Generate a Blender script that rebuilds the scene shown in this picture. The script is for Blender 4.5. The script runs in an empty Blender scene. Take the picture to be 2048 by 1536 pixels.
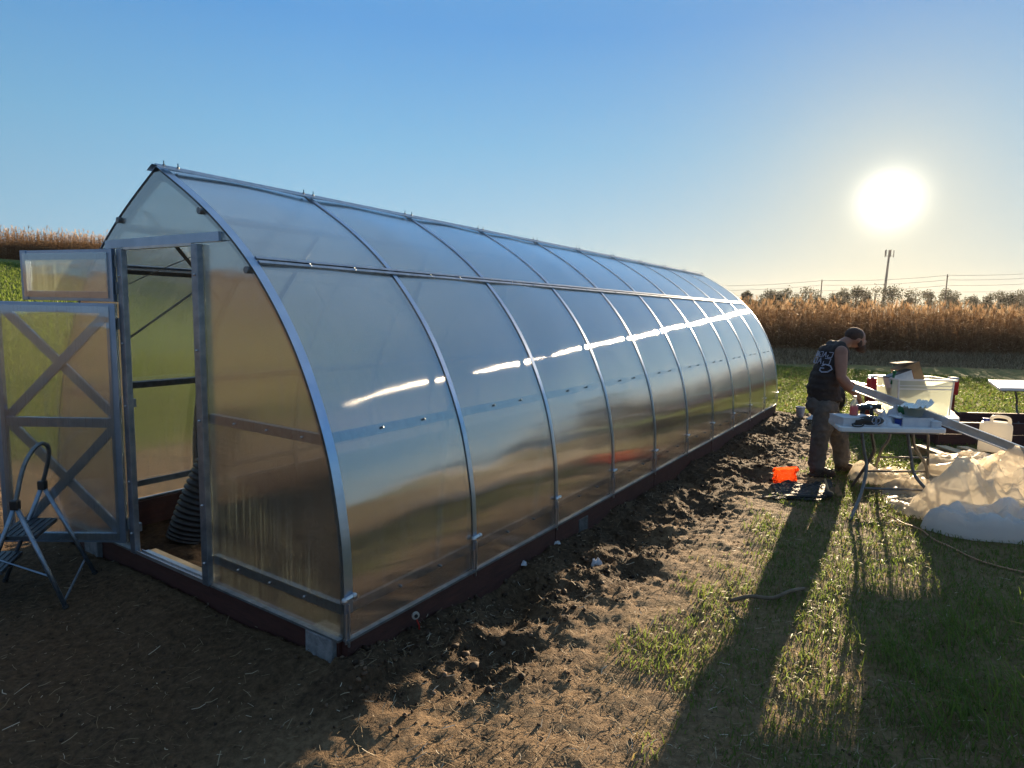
import bpy, bmesh, math, random
import numpy as np
from mathutils import Vector, Matrix, noise as mnoise
sin, cos, pi, R = math.sin, math.cos, math.pi, math.radians
random.seed(7); rng = np.random.default_rng(7)
S = bpy.context.scene
COL = S.collection

# ------------------------------------------------------------------ camera
F = 1267.7; PITCH = 0.11647; ROLL = 0.02305
cd = bpy.data.cameras.new('camera'); cam = bpy.data.objects.new('camera', cd); COL.objects.link(cam)
cd.sensor_width = 36.0; cd.sensor_fit = 'HORIZONTAL'; cd.lens = F / 2048 * 36.0
cd.clip_start = 0.05; cd.clip_end = 3000
cam.matrix_world = Matrix.Translation((0, 0, 1.755)) @ Matrix.Rotation(pi/2 - PITCH, 4, 'X') @ Matrix.Rotation(ROLL, 4, 'Z')
S.camera = cam

# ------------------------------------------------------------------ sky and sun
AZ, EL = R(29.82), R(8.9)
SD = Vector((sin(AZ)*cos(EL), cos(AZ)*cos(EL), sin(EL)))
W = bpy.data.worlds.new('World'); S.world = W; W.use_nodes = True
nt = W.node_tree; N = nt.nodes; L = nt.links
for n in list(N): N.remove(n)
def wn(t, **k):
    n = N.new(t)
    for a, b in k.items(): setattr(n, a, b)
    return n
def mth(op, a, b=None, c=None):
    n = wn('ShaderNodeMath', operation=op)
    for i, v in enumerate((a, b, c)):
        if v is None: continue
        if isinstance(v, (int, float)): n.inputs[i].default_value = v
        else: L.new(v, n.inputs[i])
    return n.outputs[0]
tc = wn('ShaderNodeTexCoord')
dot = wn('ShaderNodeVectorMath', operation='DOT_PRODUCT'); L.new(tc.outputs['Generated'], dot.inputs[0]); dot.inputs[1].default_value = SD
dv = mth('MAXIMUM', mth('MINIMUM', dot.outputs['Value'], 0.999999), -0.999999)
ang = mth('ARCCOSINE', dv)
sx = wn('ShaderNodeSeparateXYZ'); L.new(tc.outputs['Generated'], sx.inputs[0])
elv = mth('ARCSINE', mth('MAXIMUM', mth('MINIMUM', sx.outputs[2], .9999), -.9999))
def gauss(v, width, power):
    return mth('EXPONENT', mth('MULTIPLY', mth('POWER', mth('DIVIDE', v, width), power), -1.0))
def wmix(f, a, b, blend='MIX'):
    n = wn('ShaderNodeMix', data_type='RGBA', blend_type=blend, clamp_factor=True)
    for i, v in ((0, f), (6, a), (7, b)):
        if isinstance(v, (tuple, float, int)): n.inputs[i].default_value = (*v, 1) if isinstance(v, tuple) else v
        else: L.new(v, n.inputs[i])
    return n.outputs[2]
sky = wn('ShaderNodeTexSky', sky_type='NISHITA', sun_disc=False, sun_elevation=EL, sun_rotation=AZ, altitude=200, air_density=1.0, dust_density=0.3, ozone_density=1.4)
rp = wn('ShaderNodeValToRGB'); L.new(mth('DIVIDE', mth('MAXIMUM', elv, 0.0), pi/2), rp.inputs[0])
e = rp.color_ramp.elements
stops = [(0.0, (.42, .61, .71)), (.05, (.35, .59, .77)), (.15, (.225, .495, .755)), (.25, (.125, .36, .73)), (.36, (.15, .36, .68)), (.5, (.26, .44, .68)), (1.0, (.34, .46, .62))]
e[0].position, e[0].color = 0, (*stops[0][1], 1); e[1].position, e[1].color = 1, (*stops[-1][1], 1)
for p_, c_ in stops[1:-1]: q_ = e.new(p_); q_.color = (*c_, 1)
col = rp.outputs[0]
side = mth('ADD', mth('MULTIPLY', mth('ADD', dv, 1.0), 0.40), 0.32)            # the sky away from the sun is dimmer
col = wmix(1.0, col, mth('MINIMUM', side, 1.0), 'MULTIPLY')
col = wmix(mth('MULTIPLY', gauss(ang, R(10.5), 1.4), .66), col, (.62, .60, .48))
col = wmix(mth('MULTIPLY', mth('MAXIMUM', mth('MULTIPLY', dv, -1.0), 0.0), 1.0), col, (.20, .34, .54))
low = mth('MULTIPLY', gauss(mth('MAXIMUM', elv, 0.0), R(6.5), 1.4), gauss(ang, R(36), 2.2))
col = wmix(mth('MULTIPLY', low, .74), col, (.66, .61, .43))
EXPO = 1.95
SC = 2**-EXPO
bgN = wn('ShaderNodeBackground'); bgN.inputs['Strength'].default_value = 0.0015; L.new(sky.outputs[0], bgN.inputs['Color'])
bgG = wn('ShaderNodeBackground'); bgG.inputs['Strength'].default_value = SC*.97; L.new(col, bgG.inputs['Color'])
def glow_bg(amp, width, power, col):
    b = wn('ShaderNodeBackground'); b.inputs['Color'].default_value = (*col, 1); L.new(mth('MULTIPLY', gauss(ang, width, power), amp), b.inputs['Strength']); return b
shs = [bgN, bgG, glow_bg(0.38, R(1.75), 2.0, (1, .93, .74)), glow_bg(0.055, R(5.0), 1.3, (1, .80, .46))]
cur = shs[0].outputs[0]
for s in shs[1:]:
    a = wn('ShaderNodeAddShader'); L.new(cur, a.inputs[0]); L.new(s.outputs[0], a.inputs[1]); cur = a.outputs[0]
wo = wn('ShaderNodeOutputWorld'); L.new(cur, wo.inputs['Surface'])
sl = bpy.data.lights.new('sun', 'SUN'); sl.energy = 5.0; sl.angle = R(0.53); sl.color = (1, .77, .50)
so = bpy.data.objects.new('sun', sl); COL.objects.link(so); so.rotation_euler = SD.to_track_quat('Z', 'Y').to_euler()
so.location = (0, 0, 30)
S.view_settings.view_transform = 'Standard'; S.view_settings.look = 'None'
S.view_settings.exposure = EXPO; S.view_settings.gamma = 1.0
cy = S.cycles
cy.max_bounces = 12; cy.transmission_bounces = 12; cy.transparent_max_bounces = 16; cy.glossy_bounces = 4; cy.diffuse_bounces = 3
cy.sample_clamp_indirect = 6.0; cy.use_denoising = True; cy.caustics_reflective = False
try: cy.denoiser = 'OPENIMAGEDENOISE'
except Exception: pass

# ------------------------------------------------------------------ materials
M = {}
class MatB:
    def __init__(s, name):
        s.m = bpy.data.materials.new(name); s.m.use_nodes = True; s.t = s.m.node_tree; s.N = s.t.nodes
        for n in list(s.N): s.N.remove(n)
        s.out = s.N.new('ShaderNodeOutputMaterial'); M[name] = s.m
        s.tc = s.N.new('ShaderNodeTexCoord')
    def n(s, t, ins=None, **k):
        q = s.N.new(t)
        for a, b in k.items(): setattr(q, a, b)
        for a, b in (ins or {}).items(): s.l(b, q.inputs[a])
        return q
    def l(s, v, inp):
        if isinstance(v, bpy.types.NodeSocket): s.t.links.new(v, inp)
        elif isinstance(v, bpy.types.Node): s.t.links.new(v.outputs[0], inp)
        else: inp.default_value = v
    def noise(s, scale, detail=4, rough=.55, stretch=None, coord='Object', dist=0):
        v = s.tc.outputs[coord]
        if stretch:
            mp = s.n('ShaderNodeMapping', {'Vector': v}); mp.inputs['Scale'].default_value = stretch; v = mp.outputs[0]
        q = s.n('ShaderNodeTexNoise', {'Vector': v, 'Scale': scale, 'Detail': detail, 'Roughness': rough, 'Distortion': dist})
        return q.outputs['Fac']
    def ramp(s, fac, stops):
        q = s.n('ShaderNodeValToRGB', {'Fac': fac}); e = q.color_ramp.elements
        e[0].position, e[0].color = stops[0][0], (*stops[0][1], 1)
        e[1].position, e[1].color = stops[-1][0], (*stops[-1][1], 1)
        for p, c in stops[1:-1]:
            x = e.new(p); x.color = (*c, 1)
        return q.outputs[0]
    def mix(s, f, a, b):
        q = s.n('ShaderNodeMix', data_type='RGBA'); s.l(f, q.inputs[0]); s.l(a if not isinstance(a, tuple) else (*a, 1)[:4], q.inputs[6]); s.l(b if not isinstance(b, tuple) else (*b, 1)[:4], q.inputs[7]); return q.outputs[2]
    def math(s, op, a, b=None, clamp=False):
        q = s.n('ShaderNodeMath', operation=op, use_clamp=clamp); s.l(a, q.inputs[0])
        if b is not None: s.l(b, q.inputs[1])
        return q.outputs[0]
    def bump(s, h, strength, dist=.01, normal=None):
        q = s.n('ShaderNodeBump', {'Height': h, 'Strength': strength, 'Distance': dist})
        if normal is not None: s.l(normal, q.inputs['Normal'])
        return q.outputs[0]
    def surf(s, sh):
        s.t.links.new(sh.outputs[0] if isinstance(sh, bpy.types.Node) else sh, s.out.inputs['Surface']); return s.m
    def pr(s, col, rough=.6, metal=0, normal=None, **k):
        q = s.n('ShaderNodeBsdfPrincipled'); s.l((*col, 1) if isinstance(col, tuple) else col, q.inputs['Base Color']); s.l(rough, q.inputs['Roughness']); s.l(metal, q.inputs['Metallic'])
        if normal is not None: s.l(normal, q.inputs['Normal'])
        for a, b in k.items(): s.l(b, q.inputs[a.replace('_', ' ')])
        return q
def varied(name, c1, c2, scale=8, rough=.6, metal=0, bump=.15, bscale=40, stretch=None, trans=0, spec=None, rvar=.15):
    b = MatB(name); f = b.noise(scale, 5, .6, stretch)
    col = b.ramp(f, [(.3, c1), (.7, c2)])
    rr = b.math('ADD', b.math('MULTIPLY', b.noise(scale*2.3, 3), rvar), rough - rvar/2)
    nr = b.bump(b.noise(bscale, 5, .6, stretch), bump, .01)
    p = b.pr(col, rr, metal, nr)
    if spec is not None: p.inputs['Specular IOR Level'].default_value = spec
    if trans:
        t = b.n('ShaderNodeBsdfTranslucent', {'Color': col}); mx = b.n('ShaderNodeMixShader', {0: trans}); b.t.links.new(p.outputs[0], mx.inputs[1]); b.t.links.new(t.outputs[0], mx.inputs[2]); p = mx
    return b.surf(p)
varied('band_metal', (.25, .35, .49), (.38, .49, .64), 5, .30, .9, .03, 40, rvar=.06)
varied('galvanised', (.17, .225, .29), (.32, .39, .48), 14, .38, .9, .12, 60)
varied('galvanised_dull', (.13, .155, .17), (.25, .28, .30), 18, .5, .8, .2, 60)
varied('aluminium', (.42, .43, .45), (.60, .61, .63), 10, .32, .9, .08, 50)
varied('concrete_dark', (.05, .05, .05), (.12, .12, .12), 20, .9, 0, .8, 70)
varied('red_board', (.040, .012, .009), (.082, .025, .018), 6, .65, 0, .4, 30, (1, 1, 8))
varied('concrete', (.12, .125, .135), (.27, .275, .28), 20, .9, 0, .8, 70)
varied('black_plastic', (.012, .012, .013), (.03, .03, .03), 8, .38, 0, .1)
varied('black_rubber', (.015, .014, .014), (.035, .033, .03), 20, .7, 0, .3)
varied('white_plastic', (.62, .64, .66), (.78, .79, .80), 6, .45, 0, .1, 30, trans=.12)
varied('white_table', (.62, .64, .67), (.75, .76, .77), 9, .4, 0, .25, 160)
varied('leg_grey', (.10, .10, .10), (.17, .17, .17), 12, .42, .6, .1)
varied('step_dark', (.035, .042, .052), (.07, .08, .095), 12, .5, .2, .1)
varied('paint_red', (.14, .012, .010), (.22, .022, .018), 5, .35, 0, .05)
varied('cardboard', (.22, .14, .075), (.34, .23, .13), 9, .85, 0, .2, 60, trans=.15)
varied('pale_wood', (.42, .30, .17), (.60, .46, .28), 7, .75, 0, .35, 50, (1, 1, 6))
varied('skin', (.23, .105, .065), (.33, .16, .105), 9, .5, 0, .12, 90)
varied('hair', (.030, .014, .008), (.07, .032, .018), 40, .7, 0, .5, 90)
varied('shirt', (.018, .014, .014), (.040, .030, .028), 9, .85, 0, .35, 22)
varied('trousers', (.075, .066, .060), (.125, .11, .10), 8, .85, 0, .7, 14)
varied('boots', (.022, .013, .009), (.05, .03, .02), 14, .6, 0, .4)
varied('print_white', (.26, .30, .42), (.46, .50, .62), 30, .7, 0, .1)
varied('orange_bag', (.80, .10, .008), (.90, .20, .015), 12, .35, 0, .4, 30, trans=.55)
varied('paper', (.60, .62, .68), (.78, .79, .82), 12, .7, 0, .3, 30, trans=.2)
varied('blue_plastic', (.01, .03, .22), (.02, .06, .34), 8, .4, 0, .1)
varied('green_plastic', (.004, .09, .02), (.01, .15, .04), 8, .4, 0, .1)
varied('foil', (.75, .72, .66), (.85, .83, .78), 12, .22, .9, .6, 40)
varied('pvc_red', (.35, .015, .012), (.5, .03, .02), 10, .4)
varied('pink_drink', (.75, .16, .14), (.85, .26, .2), 6, .2, 0, .05, trans=.6)
varied('clear_cap', (.55, .5, .45), (.7, .66, .6), 6, .25, 0, .05, trans=.5)
varied('cable_tan', (.40, .20, .11), (.55, .30, .18), 9, .6)
varied('stick', (.10, .07, .045), (.20, .14, .09), 14, .85, 0, .5)
varied('jug', (.74, .70, .62), (.82, .79, .72), 4, .4, 0, .1, 20, trans=.5)
varied('tree_leaf', (.040, .042, .018), (.085, .075, .030), .25, .75, 0, 0, 20, trans=.3)
varied('bark', (.05, .04, .032), (.11, .09, .07), 3, .9, 0, .5)
varied('mast_steel', (.16, .15, .14), (.26, .25, .24), 2, .6, .5, .05)
varied('pole_wood', (.06, .045, .035), (.11, .085, .065), 2, .9)
varied('brass', (.6, .45, .15), (.75, .6, .25), 12, .35, .8)
varied('tail_light', (.35, .02, .03), (.5, .04, .05), 10, .25, 0, .05, trans=.25)
# straw, clods, leaves with a per-item tint
def tinted(name, attr, stops, trans=.0, rough=.8, spec=.2):
    b = MatB(name); a = b.n('ShaderNodeAttribute', attribute_name=attr)
    col = b.ramp(a.outputs['Fac'], stops); p = b.pr(col, rough); p.inputs['Specular IOR Level'].default_value = spec
    if trans:
        t = b.n('ShaderNodeBsdfTranslucent', {'Color': col}); mx = b.n('ShaderNodeMixShader', {0: trans}); b.t.links.new(p.outputs[0], mx.inputs[1]); b.t.links.new(t.outputs[0], mx.inputs[2]); p = mx
    return b.surf(p)
tinted('straw', 'tint', [(0, (.10, .07, .04)), (.5, (.26, .19, .11)), (.85, (.40, .32, .21)), (1, (.62, .56, .45))], .15)
tinted('clod', 'tint', [(0, (.025, .016, .011)), (.6, (.07, .044, .028)), (1, (.15, .10, .065))])
tinted('grass_blade', 'tint', [(0, (.22, .17, .075)), (.22, (.17, .15, .05)), (.4, (.105, .160, .032)), (1, (.18, .24, .046))], .58, .55, .3)
tinted('corn_leaf', 'tint', [(0, (.17, .090, .042)), (.5, (.28, .165, .083)), (.85, (.38, .25, .14)), (1, (.54, .41, .26))], .44, .75, .15)
# ground
def ground_mat():
    b = MatB('ground_mat')
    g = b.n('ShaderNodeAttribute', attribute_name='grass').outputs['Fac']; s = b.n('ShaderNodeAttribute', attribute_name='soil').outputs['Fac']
    n1 = b.noise(1.3, 6, .6); n2 = b.noise(28, 6, .7); n3 = b.noise(110, 4, .7)
    dirt = b.ramp(n2, [(.28, (.085, .052, .029)), (.5, (.245, .155, .085)), (.72, (.41, .275, .155))])
    dirt = b.mix(b.math('MULTIPLY', n1, .5), dirt, (.22, .16, .092, 1))
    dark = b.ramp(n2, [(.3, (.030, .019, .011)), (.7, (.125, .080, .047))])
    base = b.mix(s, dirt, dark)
    gn = b.noise(.35, 4, .6); gf = b.noise(9, 5, .7)
    gcol = b.ramp(gf, [(.3, (.10, .080, .034)), (.52, (.185, .150, .060)), (.72, (.32, .24, .12))])
    gcol = b.mix(b.math('MULTIPLY', gn, .45), gcol, (.27, .19, .10, 1))
    m = b.math('ADD', g, b.math('MULTIPLY', b.math('SUBTRACT', b.noise(5, 5, .7), .5), 1.3), True)
    m = b.math('MULTIPLY', m, b.math('GREATER_THAN', g, .02))
    lu = b.n('ShaderNodeAttribute', attribute_name='lush').outputs['Fac']
    gcol = b.mix(b.math('MULTIPLY', lu, .85), gcol, b.ramp(gf, [(.3, (.045, .085, .012)), (.7, (.125, .185, .026))]))
    col = b.mix(m, base, gcol)
    st = b.n('ShaderNodeAttribute', attribute_name='stubble').outputs['Fac']
    col = b.mix(st, col, b.ramp(n2, [(.3, (.16, .10, .045)), (.7, (.40, .26, .13))]))
    nr = b.bump(n2, .9, .03); nr = b.bump(n3, .7, .008, nr)
    p = b.pr(col, .92, 0, nr); p.inputs['Specular IOR Level'].default_value = .15
    return b.surf(p)
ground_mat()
# twin wall polycarbonate: flutes run along V, scatter along U
def poly_mat(name, clear=.25, tint=(.93, .95, .96), base=.022):
    b = MatB(name)
    uv = b.n('ShaderNodeUVMap', uv_map='UVMap'); sep = b.n('ShaderNodeSeparateXYZ', {0: uv.outputs[0]})
    u, v = sep.outputs[0], sep.outputs[1]
    # alternate clear cells and scattering webs
    fr = b.math('FRACT', b.math('MULTIPLY', u, 120.0))
    clearmask = b.math('LESS_THAN', fr, clear)
    def fl(su, sv, det=3):
        cx = b.n('ShaderNodeCombineXYZ', {0: b.math('MULTIPLY', u, su), 1: b.math('MULTIPLY', v, sv)})
        return b.n('ShaderNodeTexNoise', {'Vector': cx.outputs[0], 'Scale': 1.0, 'Detail': det, 'Roughness': .6}).outputs['Fac']
    fine = fl(260, 2.2); warp = fl(2.2, 4.5, 2); big = fl(.9, 1.6, 1)
    dust = fl(34, 5, 4); band = fl(.7, 6, 1); scr = fl(150, 1.4, 2)
    nr1 = b.bump(big, .28, .02); nr1 = b.bump(warp, .12, .01, nr1); nr1 = b.bump(band, .22, .006, nr1)
    nr = b.bump(fine, .16, .004, nr1)
    rib = fl(210, 1.1, 2); nrg = b.bump(rib, .07, .004, nr1)
    tg = b.n('ShaderNodeTangent', direction_type='UV_MAP', uv_map='UVV')
    gl = b.n('ShaderNodeBsdfAnisotropic', {'Color': (1, 1, 1, 1), 'Roughness': .10, 'Anisotropy': .86, 'Normal': nrg, 'Tangent': tg.outputs[0]}, distribution='GGX')
    rf = b.n('ShaderNodeBsdfRefraction', {'Color': (*tint, 1), 'Roughness': .17, 'IOR': 1.40, 'Normal': nr}, distribution='GGX')
    tr = b.n('ShaderNodeBsdfTransparent', {'Color': (.93, .94, .95, 1)})
    m1 = b.n('ShaderNodeMixShader', {0: clearmask}); b.t.links.new(rf.outputs[0], m1.inputs[1]); b.t.links.new(tr.outputs[0], m1.inputs[2])
    tl = b.n('ShaderNodeBsdfTranslucent', {'Color': (.68, .76, .52, 1), 'Normal': nr1}); df = b.n('ShaderNodeBsdfDiffuse', {'Color': (.62, .66, .72, 1)})
    td = b.n('ShaderNodeMixShader', {0: .55}); b.t.links.new(tl.outputs[0], td.inputs[1]); b.t.links.new(df.outputs[0], td.inputs[2])
    m2 = b.n('ShaderNodeMixShader', {0: b.math('ADD', b.math('MULTIPLY', dust, .035), b.math('ADD', b.math('MULTIPLY', b.math('SUBTRACT', scr, .50, True), .8), base))}); b.t.links.new(m1.outputs[0], m2.inputs[1]); b.t.links.new(td.outputs[0], m2.inputs[2])
    fz = b.n('ShaderNodeFresnel', {'IOR': 1.55, 'Normal': nr1})
    geo = b.n('ShaderNodeNewGeometry')
    ff = b.math('MULTIPLY', b.math('ADD', b.math('MULTIPLY', fz.outputs[0], 1.8), .21, True), b.math('SUBTRACT', 1.0, geo.outputs['Backfacing']))
    m3 = b.n('ShaderNodeMixShader', {0: ff}); b.t.links.new(m2.outputs[0], m3.inputs[1]); b.t.links.new(gl.outputs[0], m3.inputs[2])
    return b.surf(m3)
poly_mat('polycarbonate'); poly_mat('polycarbonate_end', .34, (.93, .96, .94), .008)
def clear_mat(name, col, rough=.35, opac=.5):
    b = MatB(name); p = b.pr(col, rough); t = b.n('ShaderNodeBsdfTranslucent', {'Color': (*col, 1)}); q = b.n('ShaderNodeMixShader', {0: .75}); b.t.links.new(p.outputs[0], q.inputs[1]); b.t.links.new(t.outputs[0], q.inputs[2])
    tr = b.n('ShaderNodeBsdfTransparent', {'Color': (.95, .96, .95, 1)}); m = b.n('ShaderNodeMixShader', {0: opac}); b.t.links.new(tr.outputs[0], m.inputs[1]); b.t.links.new(q.outputs[0], m.inputs[2]); return b.surf(m)
clear_mat('tote_plastic', (.72, .74, .66), .3, .62)
clear_mat('bottle_plastic', (.8, .8, .78), .15, .35)
clear_mat('sheet_plastic', (.97, .90, .79), .4, .66)
clear_mat('bag_film', (.78, .13, .02), .3, .52)
clear_mat('sheet_blue', (.93, .93, .94), .4, .66)

# ------------------------------------------------------------------ mesh helpers
def link(o, parent=None):
    COL.objects.link(o)
    if parent is not None: o.parent = parent
    return o
def tag(o, label=None, cat=None, group=None, kind=None):
    if label: o['label'] = label
    if cat: o['category'] = cat
    if group: o['group'] = group
    if kind: o['kind'] = kind
    return o
def empty(name, loc=(0, 0, 0), rz=0, label=None, cat=None, group=None):
    o = bpy.data.objects.new(name, None); o.empty_display_size = .1; o.location = loc; o.rotation_euler = (0, 0, rz); COL.objects.link(o)
    return tag(o, label, cat, group)
def frame_of(d, up=Vector((0, 0, 1))):
    d = d.normalized()
    if abs(d.dot(up)) > .98: up = Vector((0, 1, 0))
    x = d.cross(up).normalized(); return x, x.cross(d).normalized()
class MB:
    def __init__(s): s.v = []; s.f = []; s.uv = None
    def add(s, vs, fs):
        o = len(s.v); s.v += [Vector(p) for p in vs]; s.f += [tuple(i + o for i in f) for f in fs]; return s
    def box(s, c, sz, rot=None):
        c = Vector(c); h = [x/2 for x in sz]; vs = []
        for i in (-1, 1):
            for j in (-1, 1):
                for k in (-1, 1):
                    p = Vector((i*h[0], j*h[1], k*h[2]))
                    if rot is not None: p = rot @ p
                    vs.append(c + p)
        return s.add(vs, [(0, 1, 3, 2), (4, 6, 7, 5), (0, 4, 5, 1), (2, 3, 7, 6), (0, 2, 6, 4), (1, 5, 7, 3)])
    def bar(s, p0, p1, w, h, up=(0, 0, 1)):
        p0, p1 = Vector(p0), Vector(p1); x, y = frame_of(p1 - p0, Vector(up)); vs = []
        for p in (p0, p1):
            for i, j in ((-1, -1), (1, -1), (1, 1), (-1, 1)): vs.append(p + x*i*w/2 + y*j*h/2)
        return s.add(vs, [(0, 1, 2, 3), (7, 6, 5, 4), (0, 4, 5, 1), (1, 5, 6, 2), (2, 6, 7, 3), (3, 7, 4, 0)])
    def tube(s, pts, r, n=8, caps=True, sx=1, sy=1):
        pts = [Vector(p) for p in pts]; m = len(pts); rr = r if isinstance(r, (list, tuple)) else [r]*m; vs = []; fs = []
        px = None
        for i, p in enumerate(pts):
            d = (pts[min(i+1, m-1)] - pts[max(i-1, 0)]).normalized()
            if px is None: px, py = frame_of(d)
            else:
                px = (px - d*px.dot(d)).normalized(); py = px.cross(d).normalized()
            for k in range(n):
                a = 2*pi*k/n; vs.append(p + px*cos(a)*rr[i]*sx + py*sin(a)*rr[i]*sy)
        for i in range(m-1):
            for k in range(n): fs.append((i*n+k, i*n+(k+1) % n, (i+1)*n+(k+1) % n, (i+1)*n+k))
        if caps: fs.append(tuple(range(n))[::-1]); fs.append(tuple((m-1)*n+k for k in range(n)))
        return s.add(vs, fs)
    def ball(s, c, r, n=10, m=7, rot=None):
        c = Vector(c); r = r if isinstance(r, (tuple, list)) else (r, r, r); vs = []; fs = []
        for i in range(1, m):
            t = pi*i/m
            for k in range(n):
                a = 2*pi*k/n; p = Vector((sin(t)*cos(a)*r[0], sin(t)*sin(a)*r[1], cos(t)*r[2]))
                vs.append(c + (rot @ p if rot is not None else p))
        e = Vector((0, 0, r[2])); e = rot @ e if rot is not None else e
        vs += [c + e, c - e]
        for i in range(m-2):
            for k in range(n): fs.append((i*n+k, (i+1)*n+k, (i+1)*n+(k+1) % n, i*n+(k+1) % n))
        for k in range(n): fs.append((len(vs)-2, k, (k+1) % n)); fs.append((len(vs)-1, (m-2)*n+(k+1) % n, (m-2)*n+k))
        return s.add(vs, fs)
    def cap(s, p0, p1, r0, r1, n=12):
        p0, p1 = Vector(p0), Vector(p1); s.tube([p0, p1], [r0, r1], n); s.ball(p0, r0, n, 8); s.ball(p1, r1, n, 8); return s
    def prism(s, poly, y0, y1, axes='xz'):
        n = len(poly)
        def P(a, b, d): return {'xz': (a, d, b), 'xy': (a, b, d), 'yz': (d, a, b)}[axes]
        return s.add([P(a, b, y0) for a, b in poly] + [P(a, b, y1) for a, b in poly],
                     [tuple(range(n)), tuple(range(2*n-1, n-1, -1))] + [(i, i+n, (i+1) % n+n, (i+1) % n) for i in range(n)])
    def build(s, name, mat, parent=None, smooth=False, bevel=0, xf=None, remesh=0, fixn=True):
        me = bpy.data.meshes.new(name); me.from_pydata(s.v, [], s.f)
        if xf is not None: me.transform(xf)
        if fixn:
            bm = bmesh.new(); bm.from_mesh(me); bmesh.ops.recalc_face_normals(bm, faces=bm.faces); bm.to_mesh(me); bm.free()
        if smooth: me.polygons.foreach_set('use_smooth', [True]*len(me.polygons))
        me.materials.append(M[mat]); o = link(bpy.data.objects.new(name, me), parent)
        if bevel:
            q = o.modifiers.new('bevel', 'BEVEL'); q.width = bevel; q.segments = 2; q.limit_method = 'ANGLE'
        if remesh:
            q = o.modifiers.new('remesh', 'REMESH'); q.mode = 'VOXEL'; q.voxel_size = remesh; q.use_smooth_shade = True
            q = o.modifiers.new('smooth', 'SMOOTH'); q.factor = .5; q.iterations = 4
        return o
def np_mesh(name, verts, faces, mat, attrs=None, kind=None, smooth=False, label=None, cat=None):
    """verts (n,3), faces: list of int arrays (m,k)"""
    me = bpy.data.meshes.new(name); nv = len(verts); me.vertices.add(nv); me.vertices.foreach_set('co', np.asarray(verts, dtype=np.float32).ravel())
    loops = np.concatenate([f.ravel() for f in faces]); tot = np.concatenate([np.full(len(f), f.shape[1]) for f in faces])
    st = np.concatenate([[0], np.cumsum(tot)[:-1]])
    me.loops.add(len(loops)); me.loops.foreach_set('vertex_index', loops.astype(np.int32))
    me.polygons.add(len(tot)); me.polygons.foreach_set('loop_start', st.astype(np.int32)); me.polygons.foreach_set('loop_total', tot.astype(np.int32))
    if smooth: me.polygons.foreach_set('use_smooth', np.ones(len(tot), dtype=bool))
    me.update(calc_edges=True)
    for k, v in (attrs or {}).items():
        at = me.attributes.new(k, 'FLOAT', 'POINT'); at.data.foreach_set('value', np.asarray(v, dtype=np.float32))
    me.materials.append(M[mat]); o = link(bpy.data.objects.new(name, me)); tag(o, label, cat, None, kind); return o

# ------------------------------------------------------------------ terrain
GX, GY, PHI = -.75473, 2.82361, .578
def gcoord(x, y):
    return -(x-GX)*cos(PHI) + (y-GY)*sin(PHI), (x-GX)*sin(PHI) + (y-GY)*cos(PHI)
def gworld(a, b, z=0): return Vector((GX - a*cos(PHI) + b*sin(PHI), GY + a*sin(PHI) + b*cos(PHI), z))
def hsh(i, j, s):
    n = (i*374761393 + j*668265263 + s*974634777) & 0x7fffffff
    n = ((n ^ (n >> 13))*1274126177) & 0x7fffffff
    return ((n ^ (n >> 16)) & 0xffff)/65535.0
def vn(x, y, s=0):
    xi = np.floor(x).astype(np.int64); yi = np.floor(y).astype(np.int64); fx = x-xi; fy = y-yi
    fx = fx*fx*(3-2*fx); fy = fy*fy*(3-2*fy)
    a = hsh(xi, yi, s); b = hsh(xi+1, yi, s); c = hsh(xi, yi+1, s); d = hsh(xi+1, yi+1, s)
    return (a*(1-fx)+b*fx)*(1-fy) + (c*(1-fx)+d*fx)*fy
def fbm(x, y, sc, o=4, s=0, g=.5):
    t = 0; am = 1; tot = 0
    for k in range(o):
        ca, sa = cos(1.1+k*1.9+s), sin(1.1+k*1.9+s); t = t + am*vn((x*ca-y*sa)*sc+17.3*k, (x*sa+y*ca)*sc-9.1*k, s+k); tot += am; am *= g; sc *= 2.03
    return t/tot
def ss(a, b, x):
    t = np.clip((x-a)/(b-a), 0, 1); return t*t*(3-2*t)
PITS = [(-.16, 1.15, .22, .13), (-.24, 2.7, .26, .13), (-.2, 4.6, .3, .10), (-.3, 6.3, .35, .10), (-.2, 8.1, .3, .1), (-.75, 5.3, .3, .08), (-.62, 3.7, .22, .07)]
def masks(x, y):
    x = np.asarray(x, float); y = np.asarray(y, float); a, b = gcoord(x, y)
    ins = ss(-.02, .02, a)*ss(-.02, .02, 2.95-a)*ss(-.02, .02, b)*ss(-.02, .02, 10-b)
    inb = ss(-.5, .1, b)*ss(-.4, .4, 10.6-b)
    nz = fbm(x, y, 1.7, 4, 3)
    wr = .80 + .5*np.clip(b, 0, 6)/6 + (nz-.5)*1.0
    band = ss(0, .5, wr+a)*inb*(a < 0)
    dirtR = ss(-.35, .35, (wr+.12)+a)*inb*(a < .1)          # bare ground beside the wall
    dirtF = ss(-.3, .5, .95-b+(nz-.5)*1.2)*ss(-.5, .6, a+1.75)*1.0        # bare ground in front of the end wall
    dirtL = ss(-.5, .8, 6.0-a)*ss(2.8, 3.0, a)*(b < 12)*(b > -3)
    bare = np.clip(np.maximum(np.maximum(dirtR, dirtF*(b < 1.4)), np.maximum(dirtL, ins)), 0, 1)
    return a, b, ins, band, bare, nz
def inb_(b): return ss(-.3, .1, b)*ss(-.4, .2, 10.2-b)
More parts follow.
